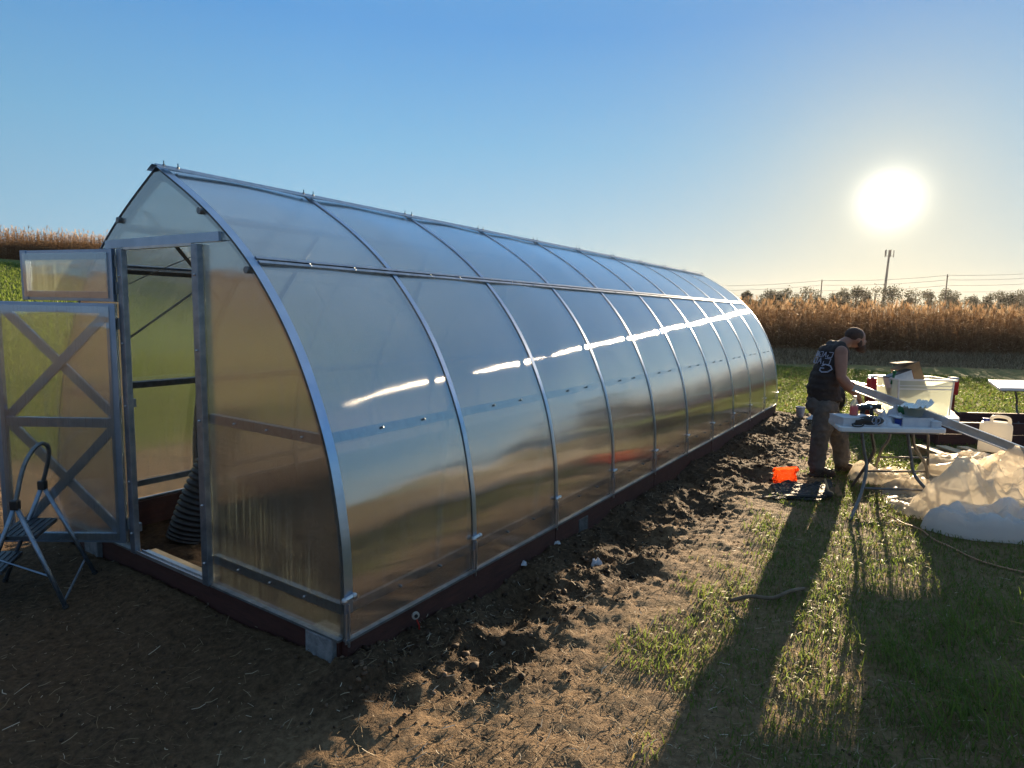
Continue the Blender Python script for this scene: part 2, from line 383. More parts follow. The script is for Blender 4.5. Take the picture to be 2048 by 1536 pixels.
def H(x, y):
    x = np.asarray(x, float); y = np.asarray(y, float)
    a, b, ins, band, bare, nz = masks(x, y)
    t = (-x*.85 + y*.45 - 11)/41; h = 4.75*ss(0, 1.15, t)
    out = 1-ins
    h = h + out*((fbm(x, y, .6, 3, 11)-.5)*.10*ss(1.5, 5, np.hypot(x-0, y-4)*.6) + (fbm(x, y, 5.3, 5, 5, .6)-.5)*.030 + (fbm(x, y, 24, 3, 8, .6)-.5)*.022*(.4+bare))
    rid = 1-np.abs(2*fbm(x, y, 2.6, 4, 21)-1)*2.0
    h = h + band*out*((rid-.45)*.07*ss(.0, .3, -a)*ss(-1.1, -.5, a-.25*(b > 3)) + (fbm(x, y, 15, 4, 31, .65)-.5)*.085)
    for pa, pb, r, d in PITS: h = h - d*np.exp(-(((a-pa)/r)**2 + ((b-pb)/(r*1.3))**2)*1.4)*out
    h = h + .045*ss(-.45, 0, a)*(a < .03)*inb_(b)*(.5+vn(b*2.3, a*0, 9)) + .05*np.exp(-((b+.02)/.22)**2)*(a > -.2)*(a < 3.1)*out*(.5+vn(a*2.3, b*0, 19))
    h = h + .05*np.exp(-(((a+.05)/.3)**2 + ((b+.15)/.3)**2)) - .04*ss(.6, 0, np.abs(a+.6))*ss(-1, -.2, -np.abs(b-3))*0
    h = h + ins*((fbm(x, y, 9, 3, 44)-.5)*.05 - .02)
    h = h + .03*np.exp(-((b+.25)/.2)**2)*(a > .2)*(a < 3)
    return h
def Hs(x, y): return float(H(np.array([x]), np.array([y]))[0])
def axis_coords(lo, hi, step, far_lo, far_hi, g=1.12):
    c = list(np.arange(lo, hi+1e-6, step)); s = step; v = hi
    while v < far_hi: s = min(s*g, 60); v += s; c.append(v)
    s = step; v = lo; pre = []
    while v > far_lo: s = min(s*g, 60); v -= s; pre.append(v)
    return np.array(pre[::-1] + c)
xs = axis_coords(-3.6, 6.4, .028, -700, 900, 1.05); ys = axis_coords(1.2, 9.4, .028, -60, 900, 1.035)
XX, YY = np.meshgrid(xs, ys); ZZ = H(XX, YY); nx, ny = len(xs), len(ys)
idx = np.arange(nx*ny).reshape(ny, nx); quads = np.stack([idx[:-1, :-1], idx[:-1, 1:], idx[1:, 1:], idx[1:, :-1]], -1).reshape(-1, 4)
a_, b_, ins_, band_, bare_, nz_ = masks(XX, YY)
far = ss(7, 12, np.hypot(XX, YY))
gm = np.clip((1-bare_)*(.02+.95*fbm(XX, YY, .9, 4, 61) + .5*far), 0, 1)*(1-ins_)
CORN = [(-120, 70), (-28, 46), (-5, 38), (9, 27.5), (90, 27.5)]
def corn_edge(x): return np.interp(x, [p[0] for p in CORN], [p[1] for p in CORN])
dce = YY - corn_edge(XX)
stub = ss(-5.2, -3.2, dce + (fbm(XX, YY, .5, 3, 71)-.5)*3)*(XX > -2) + ss(-1.4, -.3, dce)*(XX <= -2)
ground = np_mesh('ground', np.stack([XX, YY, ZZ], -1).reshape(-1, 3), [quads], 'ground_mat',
    {'lush': np.clip(.75*ss(7, 12, YY)*(XX > 2) + ss(2, 8, -XX*.85+YY*.45), 0, 1).ravel(), 'grass': gm.ravel(), 'soil': np.clip(.85*ss(-.7, .3, a_)*ss(.2, -.2, b_)*(a_ < 8) + band_*ss(-1.25, -.5, a_)*ss(.25, .75, fbm(XX, YY, 2.2, 4, 81)+.30) + ins_, 0, 1).ravel(), 'stubble': np.clip(stub, 0, 1).ravel()}, 'structure', True)  # front part of the soil mask paints deeper shade before the end wall

# ------------------------------------------------------------------ greenhouse
gh = empty('greenhouse', (GX, GY, 0), -PHI, 'long arched greenhouse of clear twin-wall panels on a galvanised frame with its end door open', 'greenhouse')
Z0 = .2; WID = 2.947; LEN = 10.0
ctrl = [(0, -.02), (0, .12), (0, .25), (.010, .43), (.034, .58), (.077, .79), (.136, .965), (.208, 1.13), (.287, 1.285), (.383, 1.435), (.505, 1.592), (.668, 1.766), (.86, 1.925), (1.07, 2.067), (1.27, 2.182), (1.4735, 2.291)]
def catmull(pts, per=5):
    o = []; P = [pts[0]] + pts + [pts[-1]]
    for i in range(1, len(P)-2):
        for k in range(per):
            t = k/per; q = []
            for d in range(len(pts[0])):
                p0, p1, p2, p3 = P[i-1][d], P[i][d], P[i+1][d], P[i+2][d]
                q.append(.5*(2*p1 + (p2-p0)*t + (2*p0-5*p1+4*p2-p3)*t*t + (3*p1-p0-3*p2+p3)*t**3))
            o.append(tuple(q))
    o.append(pts[-1]); return o
AR = catmull(ctrl, 4)
for _ in range(6): AR = [AR[0]] + [tuple((AR[i-1][d]+2*AR[i][d]+AR[i+1][d])/4 for d in (0, 1)) for i in range(1, len(AR)-1)] + [AR[-1]]
AL = [0]
for i in range(1, len(AR)): AL.append(AL[-1] + math.dist(AR[i], AR[i-1]))
def arc_at_s(s):
    s = min(max(s, 0), AL[-1])
    for i in range(1, len(AR)):
        if AL[i] >= s:
            t = (s-AL[i-1])/(AL[i]-AL[i-1]); a = AR[i-1][0]+(AR[i][0]-AR[i-1][0])*t; z = AR[i-1][1]+(AR[i][1]-AR[i-1][1])*t
            j0, j1 = max(i-2, 0), min(i+1, len(AR)-1); dx, dz = AR[j1][0]-AR[j0][0], AR[j1][1]-AR[j0][1]; l = math.hypot(dx, dz)
            return a, z, -dz/l, dx/l      # outward normal (a comp, z comp)
def s_of_z(z):
    for i in range(1, len(AR)):
        if AR[i][1] >= z: return AL[i-1] + (AL[i]-AL[i-1])*(z-AR[i-1][1])/(AR[i][1]-AR[i-1][1])
    return AL[-1]
def LP(side, a, b, z):    # side 0 right, 1 left -> greenhouse local
    return Vector((-a if side == 0 else -(WID-a), b, z+Z0))
def on_arc(side, s, b, off=0):
    a, z, na, nz = arc_at_s(s); return LP(side, a+na*off, b, z+nz*off)
S_P1 = s_of_z(1.766); S_P0 = s_of_z(.94); S_P2 = s_of_z(2.02); S_B = s_of_z(.13); S_T = AL[-1]
def panel_grid(name, side, s0, s1, b0, b1, seed, lift=0):
    ns, nb = max(6, int((s1-s0)/.045)), 14; vs = []; fs = []; uvs = []
    for layer, off in ((0, .0012), (1, .0002)):
        for i in range(ns+1):
            s = s0 + (s1-s0)*i/ns
            for j in range(nb+1):
                t = j/nb; b = b0 + (b1-b0)*t
                w = (.007 if b0 < 2.5 else .0022)*sin(pi*t)*(1-.4*math.exp(-((s-S_P0)/.12)**2)) + (.005 if b0 < 3.5 else .0022)*(mnoise.noise(Vector((b*2.1+seed*3.7, s*1.6, side*9.0+seed)))*sin(pi*t)**.5)
                if side == 0 and s0 < S_P0 < s1 and b0 > 1.5:   # screw dimples where the panel is fixed to the rail
                    for bt in (.36, .68): w -= .007*math.exp(-((t-bt)*(b1-b0)/.035)**2 - ((s-S_P0)/.055)**2)
                vs.append(on_arc(side, s, b, off+w+lift)); uvs.append((b, s))
    n1 = (ns+1)*(nb+1); q = lambda l, i, j: l*n1+i*(nb+1)+j
    for i in range(ns):
        for j in range(nb):
            fs.append((q(0, i, j), q(0, i, j+1), q(0, i+1, j+1), q(0, i+1, j))); fs.append((q(1, i, j), q(1, i+1, j), q(1, i+1, j+1), q(1, i, j+1)))
    for i in range(ns): fs.append((q(0, i, 0), q(0, i+1, 0), q(1, i+1, 0), q(1, i, 0))); fs.append((q(0, i+1, nb), q(0, i, nb), q(1, i, nb), q(1, i+1, nb)))
    for j in range(nb): fs.append((q(0, 0, j+1), q(0, 0, j), q(1, 0, j), q(1, 0, j+1))); fs.append((q(0, ns, j), q(0, ns, j+1), q(1, ns, j+1), q(1, ns, j)))
    return uv_obj(name, vs, fs, uvs, gh)
def uv_obj(name, vs, fs, uvs, parent, smooth=True, mat='polycarbonate'):
    me = bpy.data.meshes.new(name); me.from_pydata(vs, [], fs)
    bm = bmesh.new(); bm.from_mesh(me); bmesh.ops.recalc_face_normals(bm, faces=bm.faces)
    l1 = bm.loops.layers.uv.new('UVMap'); l2 = bm.loops.layers.uv.new('UVV')
    for f in bm.faces:
        f.smooth = smooth
        for lp in f.loops:
            u, v = uvs[lp.vert.index]; lp[l1].uv = (u, v); lp[l2].uv = (v, -u)
    if smooth:
        for e in bm.edges:
            if len(e.link_faces) == 2 and e.calc_face_angle(0) > .7: e.smooth = False
    bm.to_mesh(me); bm.free(); me.materials.append(M[mat])
    return link(bpy.data.objects.new(name, me), parent)
for k in range(10):
    for side in (0, 1):
        panel_grid('side_panel', side, s_of_z(.012), S_P1-.012, k+.012, k+.988, k+side*20)
        panel_grid('roof_panel', side, S_P1+.012, S_T-.01, k+.012, k+.988, k+side*20+50)
def arc_strip(side, b, w, off0, off1, s0=0, s1=None, step=.04):
    s1 = S_T if s1 is None else s1; n = int((s1-s0)/step); m = MB(); vs = []; fs = []
    for i in range(n+1):
        s = s0+(s1-s0)*i/n
        for bb, of in ((b-w/2, off0), (b+w/2, off0), (b+w/2, off1), (b-w/2, off1)): vs.append(on_arc(side, s, bb, of))
    for i in range(n):
        for e in range(4): fs.append((i*4+e, i*4+(e+1) % 4, i*4+4+(e+1) % 4, i*4+4+e))
    fs += [(0, 1, 2, 3), (n*4+3, n*4+2, n*4+1, n*4)]
    return m.add(vs, fs)
for k in range(11):
    for side in (0, 1):
        w = .052 if k == 0 else .036
        arc_strip(side, k + (.012 if k == 0 else 0), w, .0060, .0085, .14).build('arch_band', 'band_metal', gh)
        arc_strip(side, k + (.02 if k == 0 else (-.02 if k == 10 else 0)), .034, -.038, -.006, 0).build('arch_rib', 'galvanised_dull', gh)
    # tensioner at the foot of each band
    if True:
        m = MB(); p0 = on_arc(0, 0.0, k+.004, .016); p1 = on_arc(0, .19, k+.004, .018)
        m.bar(p0 + Vector((0, 0, -.02)), p1, .012, .006, (0, 1, 0)); m.tube([p1+Vector((0, -.03, .03)), p1+Vector((0, .03, .035))], .011, 8); m.ball(p1+Vector((.004, -.03, .03)), .016 if k < 2 else .010, 8, 6); m.ball(p1+Vector((.004, .03, .035)), .015 if k < 2 else .009, 8, 6)
        m.bar(on_arc(0, .0, k-.012, .016), on_arc(0, .15, k-.012, .016), .006, .01, (0, 1, 0))
        m.build('band_tensioner', 'aluminium', gh)
def purlin(side, s, w, h, off, mat='galvanised_dull', b0=.03, b1=9.97, nm='purlin', bolts=True):
    m = MB(); a, z, na, nz = arc_at_s(s); up = Vector((-na if side == 0 else na, 0, nz))
    m.bar(on_arc(side, s, b0, off), on_arc(side, s, b1, off), w, h, up)
    if bolts:
        for k in range(int(b0), int(math.ceil(b1))):
            for t in (.36, .68):
                p = on_arc(side, s, k+t, .012); m.tube([p, p + up*-.02], .006, 6)
                m.ball(p, .008, 6, 4)
    return m.build(nm, mat, gh)
for side in (0, 1):
    purlin(side, S_P1, .04, .02, -.020); purlin(side, S_P0, .05, .025, -.030); purlin(side, S_P2, .045, .025, -.030, bolts=False)
    purlin(side, S_B, .045, .02, -.024)
    purlin(side, S_P1+.016, .018, .010, .011, 'galvanised', nm='joint_strip', bolts=False, b0=.04, b1=9.98); purlin(side, S_P1-.016, .018, .012, .011, 'galvanised', nm='joint_strip', b0=.04, b1=9.98)
    # wind braces under the roof
    for k in (0, 1, 2, 3):
        for s0_, s1_ in ((S_P1-.25, S_P2+.22), (S_P2+.22, S_P1-.25)):
            m = MB(); n = 8
            for i in range(n): m.bar(on_arc(side, s0_+(s1_-s0_)*i/n, k+.05+.9*i/n, -.052 if s0_ < s1_ else -.062), on_arc(side, s0_+(s1_-s0_)*(i+1)/n, k+.05+.9*(i+1)/n, -.052 if s0_ < s1_ else -.062), .03, .004)
            m.build('wind_brace', 'galvanised_dull', gh)
# ridge
m = MB(); rz = AR[-1][1]
for side in (0, 1):
    p0, p1 = on_arc(side, S_T-.004, -.03, .022), on_arc(side, S_T-.065, -.03, .022); q = Vector((0, 10.08, 0))
    m.add([p0, p1, p1+q, p0+q, p0+Vector((0, 0, .003)), p1+Vector((0, 0, .003)), p1+q+Vector((0, 0, .003)), p0+q+Vector((0, 0, .003))], [(0, 1, 2, 3), (7, 6, 5, 4), (0, 4, 5, 1), (1, 5, 6, 2), (2, 6, 7, 3), (3, 7, 4, 0)])
m.build('ridge_cap', 'galvanised', gh)
m = MB().bar((-WID/2, .0, rz+Z0-.05), (-WID/2, 10, rz+Z0-.05), .05, .035); m.build('ridge_beam', 'galvanised_dull', gh)
for k in range(11):
    m = MB()
    for d in (-.035, .045) if k else (.02, .1):
        p = on_arc(0, S_T-.01, k+d, .02); m.tube([p, p+Vector((0, 0, .03))], [.004, .0025], 5); m.ball(p+Vector((0, 0, .004)), .009, 6, 4)
    m.build('ridge_bolt', 'galvanised_dull', gh)
# base boards, drip rails
def lbar(a0, b0, a1, b1, z, w, h, mat, nm, up=(0, 0, 1)):
    return MB().bar((-a0, b0, z), (-a1, b1, z), w, h, up).build(nm, mat, gh)
for k in range(5):
    for a in (.012, WID-.012): lbar(a, k*2+.005, a, k*2+1.995, .085, .04, .20, 'red_board', 'base_board')
lbar(.036, .012, WID-.036, .012, .085, .04, .20, 'red_board', 'base_board'); lbar(.036, 9.988, WID-.036, 9.988, .085, .04, .20, 'red_board', 'base_board')
for a in (-.010, WID+.010): lbar(a, -.012, a, 10.0, Z0-.006, .03, .012, 'galvanised_dull', 'drip_rail')
lbar(.01, -.022, 1.078, -.022, Z0-.006, .03, .012, 'galvanised_dull', 'drip_rail'); lbar(1.867, -.022, WID-.01, -.022, Z0-.006, .03, .012, 'galvanised_dull', 'drip_rail')
m = MB().bar((-1.11, -.006, Z0-.004), (-1.83, -.006, Z0-.004), .075, .006).bar((-1.11, -.04, Z0+.004), (-1.83, -.04, Z0+.004), .006, .02).bar((-1.11, -.008, Z0+.004), (-1.83, -.008, Z0+.004), .005, .016); m.build('door_sill', 'aluminium', gh)
lbar(1.12, .045, 1.82, .045, Z0-.02, .05, .035, 'pale_wood', 'sill_board')
# end walls
def arc_a(z):    # a of the wall at height z
    for i in range(1, len(AR)):
        if AR[i][1] >= z: t = (z-AR[i-1][1])/(AR[i][1]-AR[i-1][1]); return AR[i-1][0]+(AR[i][0]-AR[i-1][0])*t
    return AR[-1][0]
def end_panel(name, poly, y0, y1):
    vs = [(-a, y0, z+Z0) for a, z in poly] + [(-a, y1, z+Z0) for a, z in poly]; n = len(poly)
    fs = [tuple(range(n)), tuple(range(2*n-1, n-1, -1))] + [(i, i+n, (i+1) % n+n, (i+1) % n) for i in range(n)]
    return uv_obj(name, vs, fs, [(a, z) for a, z in poly]*2, gh, False, 'polycarbonate_end')
ZL = 1.869; INW = .012
side_pts = [(arc_a(z)+INW, z) for z in np.linspace(.0, ZL, 24)]
def mirror(pts): return [(WID-a, z) for a, z in pts][::-1]
top_pts = [(arc_a(z)+INW, z) for z in np.linspace(ZL+.004, 2.27, 14)]
fy0, fy1 = -.0100, -.0090
end_panel('front_panel', side_pts + [(1.09, ZL), (1.09, 0)], fy0, fy1)
end_panel('front_panel', [(1.857, 0), (1.857, ZL)] + mirror(side_pts), fy0, fy1)
end_panel('gable_panel', top_pts + mirror(top_pts), fy0, fy1)
full = [(arc_a(z)+INW, z) for z in np.linspace(.0, 2.27, 34)]
end_panel('rear_panel', full + mirror(full), 10.008, 10.009)
def vpost(a, z0, z1, y, w=.055, d=.03, mat='galvanised_dull', nm='door_post'): return MB().box((-a, y, (z0+z1)/2+Z0), (w, d, z1-z0)).build(nm, mat, gh, bevel=.003)
vpost(1.078, -.01, 1.86, -.030, .058, .034, 'galvanised'); vpost(1.867, -.01, 1.86, -.030, .058, .034, 'galvanised')
vpost(1.08, 0, 2.0, 9.98); vpost(1.87, 0, 2.0, 9.98)
m = MB()
for z in (.12, .45, .92, 1.3, 1.7):
    for a in (1.078, 1.867): m.ball((-a, -.049, z+Z0), .008, 6, 4)
m.build('screw', 'aluminium', gh)
m = MB().bar((-arc_a(1.9)-.05, -.020, ZL+.024+Z0), (-(WID-arc_a(1.9)-.05), -.020, ZL+.024+Z0), .016, .048, (0, 0, 1)); m.build('lintel', 'band_metal', gh)
m = MB().bar((-1.12, -.02, ZL-.008+Z0), (-1.83, -.02, ZL-.008+Z0), .03, .014); m.build('lintel_lip', 'aluminium', gh)
for z, nm in ((.93, 'mid_rail'), (.135, 'bottom_rail')):
    lbar(arc_a(z)+.03, .012, 1.06, .012, z+Z0, .03, .05, 'galvanised', nm); lbar(1.89, .012, WID-arc_a(z)-.03, .012, z+Z0, .03, .05, 'galvanised', nm)
    m = MB()
    for a in (.28, .55, .82, 2.1, 2.4, 2.7): m.ball((-a, -.014, z+Z0), .006, 6, 4)
    m.build('screw', 'aluminium', gh)
for z in (.13, .93, ZL): lbar(arc_a(z)+.03, 9.98, WID-arc_a(z)-.03, 9.98, z+Z0, .03, .05, 'galvanised_dull', 'rear_rail')
for z in (2.03, 1.72):
    for sd in (0, 1):
        a = arc_a(z)+.035; m = MB().tube([(-(a if sd == 0 else WID-a), -.03, z+Z0), (-(a if sd == 0 else WID-a), -.012, z+Z0)], .018, 10); m.build('washer_cap', 'galvanised_dull', gh)
# brace across the first bay of the far wall, seen through the doorway
for p0, p1 in ((on_arc(1, s_of_z(2.12), 1.0, -.05), on_arc(1, s_of_z(1.05), .04, -.05)), (on_arc(0, s_of_z(1.0), 1.0, -.055), on_arc(0, s_of_z(.14), .72, -.055)), (on_arc(0, s_of_z(.7), 2.0, -.055), on_arc(0, s_of_z(.14), 1.78, -.055)), (on_arc(0, s_of_z(.7), 4.0, -.055), on_arc(0, s_of_z(.14), 3.75, -.055))):
    MB().bar(p0, p1, .022, .012).build('corner_brace', 'galvanised_dull', gh)
# doors
def rel(a, z): return Vector((a, 0, z))
def leaf(name, hinge, outer, z0, z1, braces, label):
    h = gworld(*hinge); d = Vector(outer) - h; d.z = 0; wdt = d.length; ang_ = math.atan2(d.y, d.x)
    lf = MB(); st = .055; t = .028
    lh = gh.matrix_basis.inverted()
    base = Matrix.Translation((h.x, h.y, 0)) @ Matrix.Rotation(ang_, 4, 'Z')
    def put(m, nm, mat, parent, **k): return m.build(nm, mat, parent, xf=X, **k)
    X = Matrix.Translation((-hinge[0], hinge[1], 0)) @ Matrix.Rotation(ang_ + PHI, 4, 'Z')
    f = MB(); H1 = z1-z0
    for x in (st/2, wdt-st/2): f.box((x, 0, (z0+z1)/2), (st, t, H1))
    zs = [z0+.03, z1-.03] + ([z0+H1*.51] if braces else [])
    for z in zs:
        f.box((wdt/2, .006, z), (wdt-2*st, .006, .058)); f.box((wdt/2, -.006, z+.028), (wdt-2*st, .022, .003)); f.box((wdt/2, -.006, z-.028), (wdt-2*st, .022, .003)); f.box((wdt/2, -.002, z+.004), (wdt-2*st, .012, .016))
    o = put(f, name, 'band_metal', gh, bevel=.002); o['label'] = label
    vs = []; 
    P = [(st*.6, z0+.02), (wdt-st*.6, z0+.02), (wdt-st*.6, z1-.02), (st*.6, z1-.02)]
    vs = [X @ Vector((a, .020, z)) for a, z in P] + [X @ Vector((a, .021, z)) for a, z in P]
    uv_obj('door_panel', vs, [(0, 1, 2, 3), (7, 6, 5, 4)] + [(i, i+4, (i+1) % 4+4, (i+1) % 4) for i in range(4)], P*2, o, False, 'polycarbonate_end')
    if braces:
        zm = z0+H1*.51
        for zz0, zz1 in ((z0+.05, zm-.03), (zm+.03, z1-.05)):
            for (xa, za, xb, zb, yy) in ((st, zz1, wdt-st, zz0, -.012), (st, zz0, wdt-st, zz1, -.036)):
                a_1, b_1 = Vector((xa, yy, za)), Vector((xb, yy, zb)); up_ = (b_1-a_1).normalized().cross(Vector((0, 1, 0)))
                mm = MB().bar(a_1, b_1, .003, .052, up_)
                for sg in (-1, 1): mm.bar(a_1+up_*sg*.0245+Vector((0, -.0095, 0)), b_1+up_*sg*.0245+Vector((0, -.0095, 0)), .016, .003, up_)
                mm.bar(a_1+Vector((0, -.004, 0)), b_1+Vector((0, -.004, 0)), .005, .016, up_)
                put(mm, 'cross_brace', 'band_metal', o)
    hg = MB()
    for z in (z0+.12, z1-.12) if braces else (z0+.08, z1-.07): hg.tube([(-.012, -.006, z-.035), (-.012, -.006, z+.035)], .010, 8)
    put(hg, 'hinge', 'galvanised_dull', o)
    return o
leaf('door_leaf', (1.91, -.055), (-3.118, 3.79, 0), .255, 1.738, True, 'open lower door leaf with crossed braces')
leaf('vent_leaf', (1.91, -.055), (-3.165, 4.13, 0), 1.748, 2.06, False, 'small open vent leaf above the door')

# concrete block under the near corner, and another showing on the side
def block(a, b, rz, w, d, h, z, label, mt='concrete'):
    m = MB().box((0, 0, 0), (w, d, h)); p = gworld(a, b, z); o = m.build('concrete_block', mt, None, bevel=.008); o.location = p; o.rotation_euler = (0, 0, -PHI+rz); tag(o, label, 'block', 'footing blocks under the greenhouse frame'); return o
block(.15, .02, 0, .19, .12, .20, .092, 'grey concrete block under the near corner of the greenhouse')
block(.022, 2.45, 0, .070, .16, .12, .075, 'grey concrete block showing in the side base board', 'concrete_dark')
block(2.45, .02, 0, .19, .12, .20, .088, 'grey concrete block under the end frame behind the open door')
#@@OBJECTS
# ------------------------------------------------------------------ step stool by the open door
st = empty('step_stool', (-2.75, 3.55, 0), 0, 'grey folding step stool with a looped handrail in front of the open door', 'step stool')
def sl_(pts): return [Vector(p) - Vector((-2.75, 3.55, 0)) for p in pts]
jN, jF = (-2.775, 3.45, .603), (-2.841, 3.75, .632)
m = MB(); loop = catmull([jN, (-2.759, 3.50, .791), (-2.743, 3.55, .881), (-2.726, 3.60, .921), (-2.743, 3.68, .891), (-2.771, 3.72, .811), jF], 5)
m.tube(sl_(loop), .012, 8).build('handrail', 'galvanised_dull', st, True)
for nm, p0, p1 in (('leg', jN, (-2.50, 3.42, Hs(-2.50, 3.42))), ('leg', jF, (-2.595, 3.82, Hs(-2.6, 3.82)))):
    m = MB().tube(sl_([p0, p1]), .0125, 8); o = m.build(nm, 'galvanised', st, True)
    MB().tube(sl_([Vector(p1)+(Vector(p0)-Vector(p1))*.03, p1]), .016, 8).build('rubber_foot', 'black_rubber', o)
fN, fF = (-3.02, 3.44, Hs(-3.02, 3.44)), (-3.12, 3.76, Hs(-3.12, 3.76))
for p0, p1 in ((jN, fN), (jF, fF)):
    o = MB().tube(sl_([p0, p1]), .0125, 8).build('leg', 'galvanised', st, True); MB().tube(sl_([Vector(p1)+(Vector(p0)-Vector(p1))*.03, p1]), .016, 8).build('rubber_foot', 'black_rubber', o)
MB().tube(sl_([(-2.51, 3.425, .06), (-2.65, 3.81, .14)]), .007, 6).build('cross_bar', 'galvanised', st)
MB().tube(sl_([(-2.60, 3.43, .20), (-2.93, 3.44, .30)]), .006, 6).build('cross_bar', 'galvanised', st)
for p in (jN, jF): MB().box(sl_([p])[0], (.045, .035, .055)).build('joint', 'black_plastic', st, bevel=.006)
for z, q in ((.40, [(-2.90, 3.46), (-2.70, 3.48), (-2.80, 3.80), (-3.00, 3.78)]), (.20, [(-3.08, 3.44), (-2.88, 3.45), (-2.99, 3.75), (-3.18, 3.74)])):
    ql = [(x_+2.75, y_-3.55) for x_, y_ in q]; m = MB().prism(ql, z-.011, z+.011, 'xy')
    for i in range(5):
        t_ = (i+.7)/5.4; p_ = Vector((*ql[0], z+.0135)).lerp(Vector((*ql[1], z+.0135)), t_); q_ = Vector((*ql[3], z+.0135)).lerp(Vector((*ql[2], z+.0135)), t_); m.bar(p_.lerp(q_, .04), p_.lerp(q_, .96), .006, .004)
    m.build('step', 'step_dark', st)

# ------------------------------------------------------------------ corrugated drain pipe leaning inside the doorway
ax = catmull([(-2.42, 4.62, -.02), (-2.36, 4.66, .22), (-2.27, 4.72, .50), (-2.19, 4.79, .74), (-2.12, 4.86, .96)], 22)
pts, rad = [], []
for i, p in enumerate(ax):
    pts.append(p); f_ = i/len(ax); rad.append((.150 - .05*f_) + .010*(1 if (i % 3) else -1))
tag(MB().tube(pts, rad, 26).build('drain_pipe', 'black_plastic', None, True), 'black corrugated drain pipe leaning inside the greenhouse doorway', 'pipe')

# ------------------------------------------------------------------ folding tables
def folding_table(label, quad, ztop, frames, hole=None):
    c = Vector((sum(p[0] for p in quad)/4, sum(p[1] for p in quad)/4, 0)); t = empty('folding_table', c, 0, label, 'folding table', 'white folding tables')
    # rounded outline
    out = []; n = 4
    for i in range(4):
        p = Vector(quad[i]); a = Vector(quad[i-1]); b = Vector(quad[(i+1) % 4]); r = .045
        q0 = p + (a-p).normalized()*r; q1 = p + (b-p).normalized()*r
        for k in range(5):
            s = k/4; out.append(tuple((q0*(1-s)**2 + p*2*s*(1-s) + q1*s*s)))
    poly = [(x-c.x, y-c.y) for x, y in out]
    o = MB().prism(poly, ztop-.045, ztop, 'xy').build('tabletop', 'white_table', t, bevel=.008)
    inner = [(x*.93, y*.88) for x, y in poly]; MB().prism(inner, ztop-.062, ztop-.0455, 'xy').build('under_rim', 'leg_grey', o)
    if hole: MB().tube([(hole[0]-c.x, hole[1]-c.y, ztop-.01), (hole[0]-c.x, hole[1]-c.y, ztop+.003)], .035, 16).build('umbrella_hole', 'black_plastic', o)
    for fr in frames:
        for leg in fr['legs']:
            MB().tube([Vector(p)-c for p in catmull(leg, 5)], .0145, 10).build('leg', 'leg_grey', t, True)
        if 'bar' in fr: MB().tube([Vector(fr['bar'][0])-c, Vector(fr['bar'][1])-c], .011, 8).build('cross_bar', 'leg_grey', t, True)
    return t
g1 = Hs(3.0, 5.4)
folding_table('white folding table with a box, bottle and papers on it beside the man', [(3.045, 5.80), (4.07, 5.83), (4.17, 6.36), (3.20, 6.33)], .745, [
    dict(legs=[[(3.29, 5.86, .69), (3.32, 5.84, .50), (3.33, 5.80, .36), (3.15, 5.54, .18), (2.95, 5.32, g1+.005)], [(3.73, 5.88, .69), (3.77, 5.86, .48), (3.79, 5.80, .30), (3.86, 5.60, .14), (3.92, 5.48, Hs(3.92, 5.48)+.005)]], bar=[(3.20, 5.60, .225), (3.84, 5.65, .20)]),
    dict(legs=[[(3.56, 6.2, .69), (3.62, 6.22, .5), (3.64, 6.24, .42), (3.60, 6.34, .2), (3.56, 6.45, Hs(3.56, 6.45))], [(3.98, 6.2, .69), (4.02, 6.22, .52), (4.1, 6.26, .42), (4.26, 6.36, .25), (4.34, 6.42, Hs(4.34, 6.42))]], bar=[(3.595, 6.34, .2), (4.27, 6.38, .2)])])
folding_table('white folding table under the big clear storage bin', [(3.90, 6.50), (4.70, 6.56), (5.32, 7.72), (4.36, 7.74)], .735, [
    dict(legs=[[(4.16, 6.85, .68), (4.15, 6.85, .45), (4.12, 6.92, .3), (4.1, 7.0, Hs(4.1, 7.0))], [(4.55, 6.85, .68), (4.58, 6.85, .45), (4.66, 6.95, .25), (4.72, 7.0, Hs(4.72, 7))]], bar=[(4.12, 6.93, .22), (4.66, 6.95, .22)])])
folding_table('white folding table with an umbrella hole, standing farthest off at the right edge', [(7.42, 9.60), (9.2, 9.62), (9.9, 11.0), (8.25, 10.95)], .745, [
    dict(legs=[[(7.9, 9.9, .69), (7.95, 9.9, .52), (7.96, 9.9, .4), (7.86, 9.7, .15), (7.8, 9.6, Hs(7.8, 9.6))], [(8.7, 9.9, .69), (8.7, 9.9, .45), (8.8, 9.7, .15), (8.86, 9.6, Hs(8.86, 9.6))]], bar=[(7.93, 9.82, .33), (8.73, 9.82, .33)])], hole=(8.05, 10.2))

# ------------------------------------------------------------------ things on the near table
TZ = .746
def thing(m, name, mat, label, cat, loc=(0, 0, 0), rz=0, **k):
    o = m.build(name, mat, None, **k); o.location = loc; o.rotation_euler = (0, 0, rz); return tag(o, label, cat)
b1 = thing(MB().box((0, 0, .037), (.33, .25, .074)), 'carton', 'paper', 'flat white carton with the drink bottle on its lid', 'box', (3.27, 5.99, TZ), R(2), bevel=.004)
MB().box((0, 0, .0765), (.334, .254, .004)).build('lid', 'paper', b1)
m = MB()
for i in range(5): m.box((-.01+i*.016, -.1262, .045), (.011, .0015, .012))
m.build('printed_word', 'black_plastic', b1)
bt = empty('drink_bottle', (3.285, 6.02, TZ+.079), 0, 'clear plastic bottle half full of pink drink on the flat carton', 'bottle')
prof = [(0, .001), (.033, 0), (.036, .01), (.036, .10), (.034, .115), (.024, .140), (.0165, .152), (.0165, .168)]
